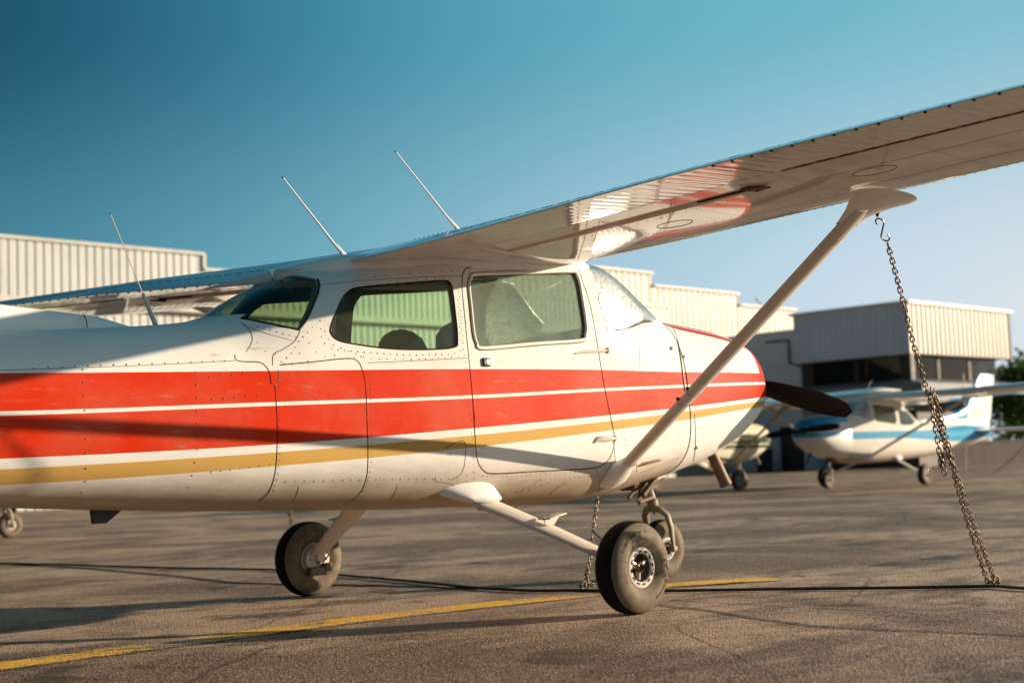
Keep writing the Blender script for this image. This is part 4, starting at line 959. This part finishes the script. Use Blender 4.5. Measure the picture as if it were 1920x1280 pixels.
b.add([(TX-.9, TY-1, 3.72), (TX+9.3, TY-1, 3.72), (TX+9.3, TY+6, 3.72), (TX-.9, TY+6, 3.72), (TX+.5, TY+.5, 4.0), (TX+8.9, TY+.5, 4.0), (TX+8.9, TY+6, 4.0), (TX+.5, TY+6, 4.0)], [(0, 1, 5, 4), (1, 2, 6, 5), (3, 0, 4, 7)], False); ch(b, 'canopy', M['slate'], tm, angle=None)
b = MB(); b.box((TX+5.6, TY+3.6, 1.64), (6.8, 5, 3.28)); ch(b, 'ground_floor', M['dark'], tm, angle=None)
b = MB(); b.box((TX+.6, 35.6, 3.4), (.3, 4.55, 6.8)); b.box((TX+2.0, 33.5, 3.28), (2.6, .2, 6.5)); ch(b, 'grey_wall', M['clad_grey'], tm, angle=None)
b = MB(); b.tube([(TX+.40, 35.2, 6.3), (TX+.40, 33.9, 6.3), (TX+.40, 33.9, 5.2), (TX+.40, 33.35, 5.0)], .06, 8); ch(b, 'downpipe', M['slate'], tm)
b = MB(); b.box((TX+.40, 34.0, 1.07), (.12, 1.25, 2.14)); d1 = ch(b, 'door', M['dark'], tm, angle=None)
b = MB(); b.box((TX+.33, 34.0, 1.7), (.02, .55, .42)); n_ = b.build('notice', M['clad'], None); n_.parent = d1; n_.matrix_parent_inverse = Matrix.Translation(tm.location).inverted()
b = MB(); b.box((TX-.5, 35.0, .5), (.5, .6, 1.0)); b.box((TX-.5, 35.0, 1.05), (.6, .7, .1)); b.tube([(TX-.5, 34.9, 1.0), (TX-.5, 34.9, 1.5)], .06)
tag(b.build('ground_cart', [M['dark']]), 'small dark cabinet standing against the grey terminal wall beside the door', 'cabinet')
b = MB(); b.box((60, 24.5, .5), (22, .3, 1.0), None); b.box((60, 24.5, 1.03), (22.1, .38, .08)); tag(b.build('brick_wall', M['brick']), 'low brown brick wall, its shade put into the colour, at the far right edge of the apron', 'wall')

# ------------------------------------------------------------------ trees at the right edge
def leafmat(name, a, c_):
    t = NT(name); f = t.noise(.9, 4); c = t.mix(t.ramp(f, .3, .7), a, c_); bb = t.bsdf(c, .6, link=False, spec=.3)
    tr = t.n('ShaderNodeBsdfTranslucent'); t.put(tr.inputs[0], t.mix(.5, c, (.2, .3, .03))); m = t.n('ShaderNodeMixShader'); m.inputs[0].default_value = .3
    t.l(bb.outputs[0], m.inputs[1]); t.l(tr.outputs[0], m.inputs[2]); t.l(m.outputs[0], t.out.inputs[0]); return t.m
M['leaf'] = leafmat('foliage', (.030, .060, .012), (.085, .13, .025)); M['bark'] = simple('bark', (.09, .065, .045), .9)
def tree(x, y, h, rad, seed, label):
    rnd = random.Random(seed); t = empty('tree', (x, y, 0), label, 'tree', 'trees at the edge of the airfield')
    b = MB(); b.tube([(0, 0, 0), (.1, 0, h*.3), (-.1, .1, h*.6), (0, 0, h*.9)], [h*.028, h*.022, h*.014, h*.004], 8)
    tips = []
    for k in range(9):
        a = rnd.uniform(0, 6.28); z0 = h*rnd.uniform(.25, .7); e_ = Vector((math.cos(a)*rad*rnd.uniform(.4, .85), math.sin(a)*rad*rnd.uniform(.4, .85), z0+h*rnd.uniform(.1, .28)))
        b.tube([(0, 0, z0), tuple(e_*.5+Vector((0, 0, z0*.5))), tuple(e_)], [h*.012, h*.008, h*.003], 6); tips.append(e_)
    b.build('trunk', M['bark'], t); b = MB()
    cl = [tips[k % 9]+Vector((rnd.gauss(0, rad*.2), rnd.gauss(0, rad*.2), rnd.gauss(0, h*.07))) for k in range(34)]+[Vector((rnd.gauss(0, .3)*rad, rnd.gauss(0, .3)*rad, h*rnd.uniform(.22, .95))) for _ in range(30)]
    for c_ in cl:
        cr = rad*rnd.uniform(.20, .40)
        for _ in range(130):
            q = c_+Vector((rnd.gauss(0, .5), rnd.gauss(0, .5), rnd.gauss(0, .42)))*cr; q.z = max(q.z, h*.1); s_ = rnd.uniform(.10, .2)
            n1 = Vector((rnd.uniform(-1, 1), rnd.uniform(-1, 1), rnd.uniform(-.6, 1))).normalized(); u_ = n1.orthogonal().normalized(); v_ = n1.cross(u_)
            b.add([q+u_*s_, q+v_*s_*.6, q-u_*s_, q-v_*s_*.6], [(0, 1, 2, 3)], False)
    b.build('crown', M['leaf'], t, angle=None, fixn=False)
tree(79.0, 34.4, 5.9, 3.4, 3, 'bushy green tree showing past the right corner of the terminal'); tree(92, 40.0, 5.4, 4.2, 5, 'lower round tree behind the taller one at the far right edge')

# ------------------------------------------------------------------ main aircraft
def red_cowl():
    # red trim runs along the top of the cowling and round the nose lip, white pinstripe between
    t = NT('cowling_paint'); c, sp = stripes(t, [RT, PU, PL, RB, GT, GB], WHT, [RED, WHT, RED, WHT, GOLD, WHT])
    ay = t.math('ABSOLUTE', sp[1]); topz = t.math('GREATER_THAN', sp[2], 1.28)
    lim = t.math('MULTIPLY_ADD', sp[0], -.02, .325)
    inn = t.math('MULTIPLY', t.math('LESS_THAN', ay, lim), topz)
    c = t.mix(inn, c, (.50, .022, .020))
    ln = t.math('MULTIPLY', t.math('MULTIPLY', t.math('LESS_THAN', ay, t.math('ADD', lim, -.045)), t.math('GREATER_THAN', ay, t.math('ADD', lim, -.062))), topz)
    c = t.mix(ln, c, WHT)
    nose = t.math('GREATER_THAN', t.math('ADD', sp[0], t.math('MULTIPLY', t.math('ABSOLUTE', t.math('SUBTRACT', sp[2], 1.30)), .0)), .875)
    nz = t.math('GREATER_THAN', sp[2], 1.215); c = t.mix(t.math('MULTIPLY', nose, nz), c, RED)
    g = t.noise(7, 7, .7, vec=t.mapv((.6, 3, 2.2))); h = t.math('SUBTRACT', sp[2], t.math('MULTIPLY', g, .2))
    sc = t.noise(1.0, 8, .7, vec=t.mapv((8, 8, 50), rot=(0, R(-18), 0)))
    c = t.mix(t.ramp(sc, .62, .74, 0, .3), c, (.36, .27, .19)); c = t.mix(t.ramp(h, .44, .66, .4, 0), c, (.30, .21, .13))
    t.bsdf(c, .46, 0, .08, t.bump(t.noise(3.2, 2), .08, .012), .04, coatr=.05); return t.m
M['cowl'] = red_cowl()
root = empty('light_aircraft', (0, 0, 0), 'large high-wing aeroplane in the foreground, white with red stripes and a gold band', 'aeroplane', 'high-wing aircraft parked on the apron')
build_airframe(root, {'paint': M['paint'], 'cowl': M['cowl'], 'fin': M['white']}, True)

# ------------------------------------------------------------------ parked aircraft in the background
def scheme(name, white, curves, cols, **k): return paint(name, white, curves, cols, grime=.6, **k)
BL, NV = (.001, .27, .50), (.01, .04, .10)
M['blue_paint'] = scheme('blue_white_paint', (.64, .61, .56),
    [[(-7.2, 1.36), (-5.2, 1.30), (-4.0, 1.22), (-2.6, 1.19), (1.2, 1.19)], [(-7.2, 1.05), (-4.6, .93), (-3.2, .98), (-1.8, 1.03), (1.2, 1.03)]], [BL, (.64, .61, .56)])
def blue_fin():
    t = NT('blue_fin_paint'); sp = t.sep()
    le = t.math('ADD', sp[0], t.math('MULTIPLY', t.math('MAXIMUM', t.math('SUBTRACT', sp[2], 1.58), 0.0), 1.42)); c = t.mix(t.math('GREATER_THAN', le, -5.80), (.74, .71, .66), BL)
    c = t.mix(t.math('LESS_THAN', sp[2], 1.46), c, (.78, .76, .72)); c = t.mix(t.math('GREATER_THAN', sp[2], 2.47), c, BL); t.bsdf(c, .35, 0, .3); return t.m
def blue_cowl():
    t = NT('blue_cowl_paint'); sp = t.sep(); w_ = (.66, .64, .60)
    zc = t.math('MULTIPLY_ADD', sp[0], -.12, 1.42); c = t.mix(t.math('GREATER_THAN', sp[2], zc), w_, BL)
    band = t.math('MULTIPLY', t.math('LESS_THAN', sp[2], 1.19), t.math('GREATER_THAN', sp[2], 1.10)); c = t.mix(band, c, BL); t.bsdf(c, .3, 0, .3); return t.m
M['shade_glass'] = glass('shaded_windshield', (.2, .22, .24), .75, (.42, .46, .50), fres=1.6)
pb = {'paint': M['blue_paint'], 'cowl': blue_cowl(), 'fin': blue_fin(), 'white': M['white'], 'prop': R(-4), 'strut': M['trim'], 'shield': M['shade_glass']}
rb = empty('light_aircraft', (0, 0, 0), 'white and bright blue high-wing aeroplane parked facing left, behind the hanging chain', 'aeroplane', 'high-wing aircraft parked on the apron')
build_airframe(rb, pb, False); rb.location = (20.22, 11.41, 0); rb.rotation_euler.z = R(179)
GR = (.03, .075, .035)
M['cream_paint'] = scheme('cream_green_paint', (.66, .64, .50), [[(-7.2, 1.20), (1.2, 1.12)], [(-7.2, 1.12), (1.2, 1.06)], [(-7.2, 1.08), (1.2, 1.03)], [(-7.2, .95), (1.2, .95)]], [GR, (.66, .64, .50), GR, (.66, .64, .50)])
M['yellow_leg'] = simple('ochre_strut', (.42, .28, .12), .5)
pc = {'paint': M['cream_paint'], 'fin': M['cream_paint'], 'strut': M['yellow_leg'], 'prop': R(4)}
rc = empty('light_aircraft', (0, 0, 0), 'cream aeroplane with dark green stripes, mostly hidden behind the foreground cowling', 'aeroplane', 'high-wing aircraft parked on the apron')
build_airframe(rc, pc, False); rc.location = (21.85, 15.2, 0); rc.rotation_euler.z = R(-2)
def copy_tree(o, parent=None):
    c = o.copy(); COL.objects.link(c); c.parent = parent
    for q in o.children: copy_tree(q, c)
    return c
rd = copy_tree(rc); rd['label'] = 'aeroplane at the far left showing only its nose wheel under the tail'; rd.location = (2.53, 13.9, 0); rd.rotation_euler.z = 0

# ------------------------------------------------------------------ chains, cable, chocks
def link_mesh(L=.038, w=.012, r=.0036):
    b = MB(); pts = []
    for k in range(7): a = -math.pi/2+math.pi*k/6; pts.append((L/2-w+w*math.cos(a), w*math.sin(a)*.85, 0))
    for k in range(7): a = math.pi/2+math.pi*k/6; pts.append((-L/2+w+w*math.cos(a), w*math.sin(a)*.85, 0))
    b.tube(pts, r, 6, closed=True, up=(0, 0, 1)); return b
LM = link_mesh().mesh('link', [M['chain']])
def along(pts, pitch):
    pts = [Vector(p) for p in pts]; o = []; acc = 0; seg = [(a, c) for a, c in zip(pts, pts[1:])]; pos = 0
    for a, c in seg:
        L = (c-a).length
        while pos <= L: o.append((a.lerp(c, pos/L), (c-a).normalized())); pos += pitch
        pos -= L
    return o
def lay(pts, sc=1.0, pitch=.028, jit=.25):
    o = []
    for i, (q, t) in enumerate(along(pts, pitch*sc)):
        X_ = t; ref = Vector((.3, .8, .2)); Y_ = (ref-X_*ref.dot(X_)).normalized(); Z_ = X_.cross(Y_)
        m = Matrix((X_, Y_, Z_)).transposed().to_4x4() @ Matrix.Rotation(math.pi/2*(i % 2)+R(35)+random.uniform(-jit, jit), 4, 'X') @ Matrix.Scale(sc, 4)
        o.append(Matrix.Translation(q) @ m)
    return o
def place_links(root, mats, cap=100):
    inv = Matrix.Translation(root.location).inverted(); rest = MB()
    for i, m in enumerate(mats):
        if i < cap:
            o = bpy.data.objects.new('link', LM); COL.objects.link(o); o.parent = root; o.matrix_local = inv @ m
        else: rest.add([(inv @ m) @ v.co for v in LM.vertices], [tuple(p.vertices) for p in LM.polygons])
    if rest.v: o = rest.build('link', M['chain'], root, angle=None, fixn=False); o['kind'] = 'stuff'
def hyl(pts): return [hy(x, y, Y) for x, y, Y in pts]
anc = hz(1862, 1097)
cr = empty('tie_down_chain', tuple(anc), 'long steel chain hooked to the near wing strut, doubled in a bunch halfway down', 'chain')
mainp = hyl([(1666, 462, -2.445), (1688, 545, -2.40), (1714, 650, -2.35), (1742, 745, -2.30), (1762, 800, -2.27), (1790, 880, -2.22), (1822, 975, -2.18), (1866, 1088, -2.13)])
s2 = hyl([(1753, 742, -2.30), (1766, 790, -2.28), (1782, 850, -2.25), (1793, 905, -2.22), (1812, 970, -2.19), (1851, 1088, -2.14)])
s3 = hyl([(1745, 733, -2.31), (1748, 775, -2.31), (1757, 820, -2.30), (1762, 855, -2.30), (1771, 888, -2.30)]); s4 = hyl([(1752, 735, -2.28), (1757, 780, -2.27), (1766, 820, -2.26), (1778, 852, -2.25), (1786, 876, -2.25)])
ground = [anc+Vector(v) for v in ((.0, -.03, .02), (.03, .0, .015), (.02, .03, .02), (-.02, .02, .015), (-.03, -.02, .02), (.0, .0, .035), (.035, -.02, .03))]
place_links(cr, lay(mainp, .98)+lay(ground, .98)[:6]+lay(s2[:3], .98)+lay(s3, .98)+lay(s2[2:], .98)+lay(s4, .98))
b = MB(); T_ = hy(1645, 405, -2.455); B_ = hy(1665, 458, -2.445); ax = (B_-T_); sd = Vector((.70, -.70, 0)); pts = []
L_ = ax.length; az = ax.normalized()
for k in range(13): a = R(215)-R(260)*k/12; pts.append(T_+az*L_*.22+sd*.018*math.cos(a)-az*.020*math.sin(a))
for k in range(13): a = R(135)+R(260)*k/12; pts.append(T_+az*L_*.74+sd*.018*math.cos(a)-az*.022*math.sin(a))
b.tube(pts, .0038, 8); o = b.build('s_hook', M['chain'], None); o.parent = cr; o.matrix_parent_inverse = Matrix.Translation(cr.location).inverted()
b = MB(); b.tube([T_+Vector((-.02, 0, .03)), T_+Vector((0, 0, .0)), T_+Vector((.02, .0, .03))], .006, 8); b.box(T_+Vector((0, .01, .05)), (.012, .05, .05), None, .003); o = b.build('tie_ring', M['seam'], None); o.parent = cr; o.matrix_parent_inverse = Matrix.Translation(cr.location).inverted()
def ring_anchor(p, label):
    b = MB(); b.tube([p+Vector((.03*math.cos(a), 0, .02+.03*math.sin(a))) for a in [2*math.pi*k/16 for k in range(16)]], .006, 6, closed=True); b.lathe([(0, .012), (.05, .010), (.055, 0)], p, (0, 0, 1), 16)
    tag(b.build('ground_anchor', M['chain']), label, 'tie-down anchor', 'tie-down anchors in the asphalt')
ring_anchor(anc+Vector((.02, -.01, .0)), 'steel tie-down ring in the asphalt under the long hanging chain')
a2 = hz(1098, 1104); c2 = empty('tie_down_chain', tuple(a2), 'thin chain hanging from the belly down behind the near main wheel', 'chain')
place_links(c2, lay(hyl([(1120, 934, -.14), (1113, 985, -.16), (1106, 1045, -.18), (1102, 1070, -.19), (1099, 1100, -.20)]), .85)+lay([a2+Vector(v) for v in ((.02, 0, .11), (.03, .02, .06), (0, -.02, .03), (-.04, 0, .02), (-.02, .03, .02), (.05, .03, .02), (.06, -.01, .02), (0, -.03, .04))], .85))
ring_anchor(a2, 'steel tie-down ring in the asphalt behind the near main wheel')
a3 = Vector((-.72, 2.62, 0)); c3 = empty('tie_down_chain', tuple(a3), 'pale chain dropping behind the far main wheel to the apron', 'chain')
t3 = Vector((-1.2, 2.5, 1.78)); place_links(c3, lay([hy(538, 930, 2.55), hy(549, 1000, 2.58), a3+Vector((0, 0, .05))], .95)+lay([hy(542, 940, 2.56), hy(552, 1010, 2.6)], .95)+lay([t3, hy(538, 930, 2.55)], .95))
cb = MB(); cp = [hz(x, y, .012) for x, y in ((-60, 1053), (0, 1055), (150, 1059), (320, 1064), (507, 1067), (632, 1077), (760, 1088), (900, 1102), (1000, 1107), (1098, 1106), (1180, 1108), (1300, 1106), (1500, 1103), (1700, 1101), (1862, 1098), (1930, 1103), (2050, 1106))]
cb.tube(cp, .0085, 8); tag(cb.build('ground_cable', M['cable']), 'black tie-down cable lying across the apron under the aeroplane', 'cable')
cb = MB(); cb.tube([hz(x, y, .006) for x, y in ((-40, 1054), (40, 1058), (180, 1066), (340, 1080), (440, 1092), (520, 1094), (700, 1097), (900, 1103))], .0045, 6); tag(cb.build('cable_shadow', M['cable']), 'thin dark strand laid as the shadow of the main ground cable, left of the far wheel', 'cable')  # dark strand modelled where the ground cable drops its shadow
# far tie-downs near the blue aircraft
for (x, y, X2, Y2, z2, lab) in ((1862, 889, 25.2, 9.2, 1.0, 'thin chain slanting from the tail of the blue and white aeroplane'), (1812, 886, 0, 0, 0, 'thin chain hanging straight under the near wing of the blue and white aeroplane')):
    q = hz(x, y); top = Vector((X2, Y2, z2)) if X2 else hy(1806, 700, q.y)
    b = MB(); b.tube([q+Vector((0, 0, .02)), q.lerp(top, .5)+Vector((0, 0, -.06)), top], .014, 6); b.lathe([(0, .03), (.10, .025), (.12, 0)], q, (0, 0, 1), 12); tag(b.build('tie_down_chain', M['chain']), lab, 'chain')
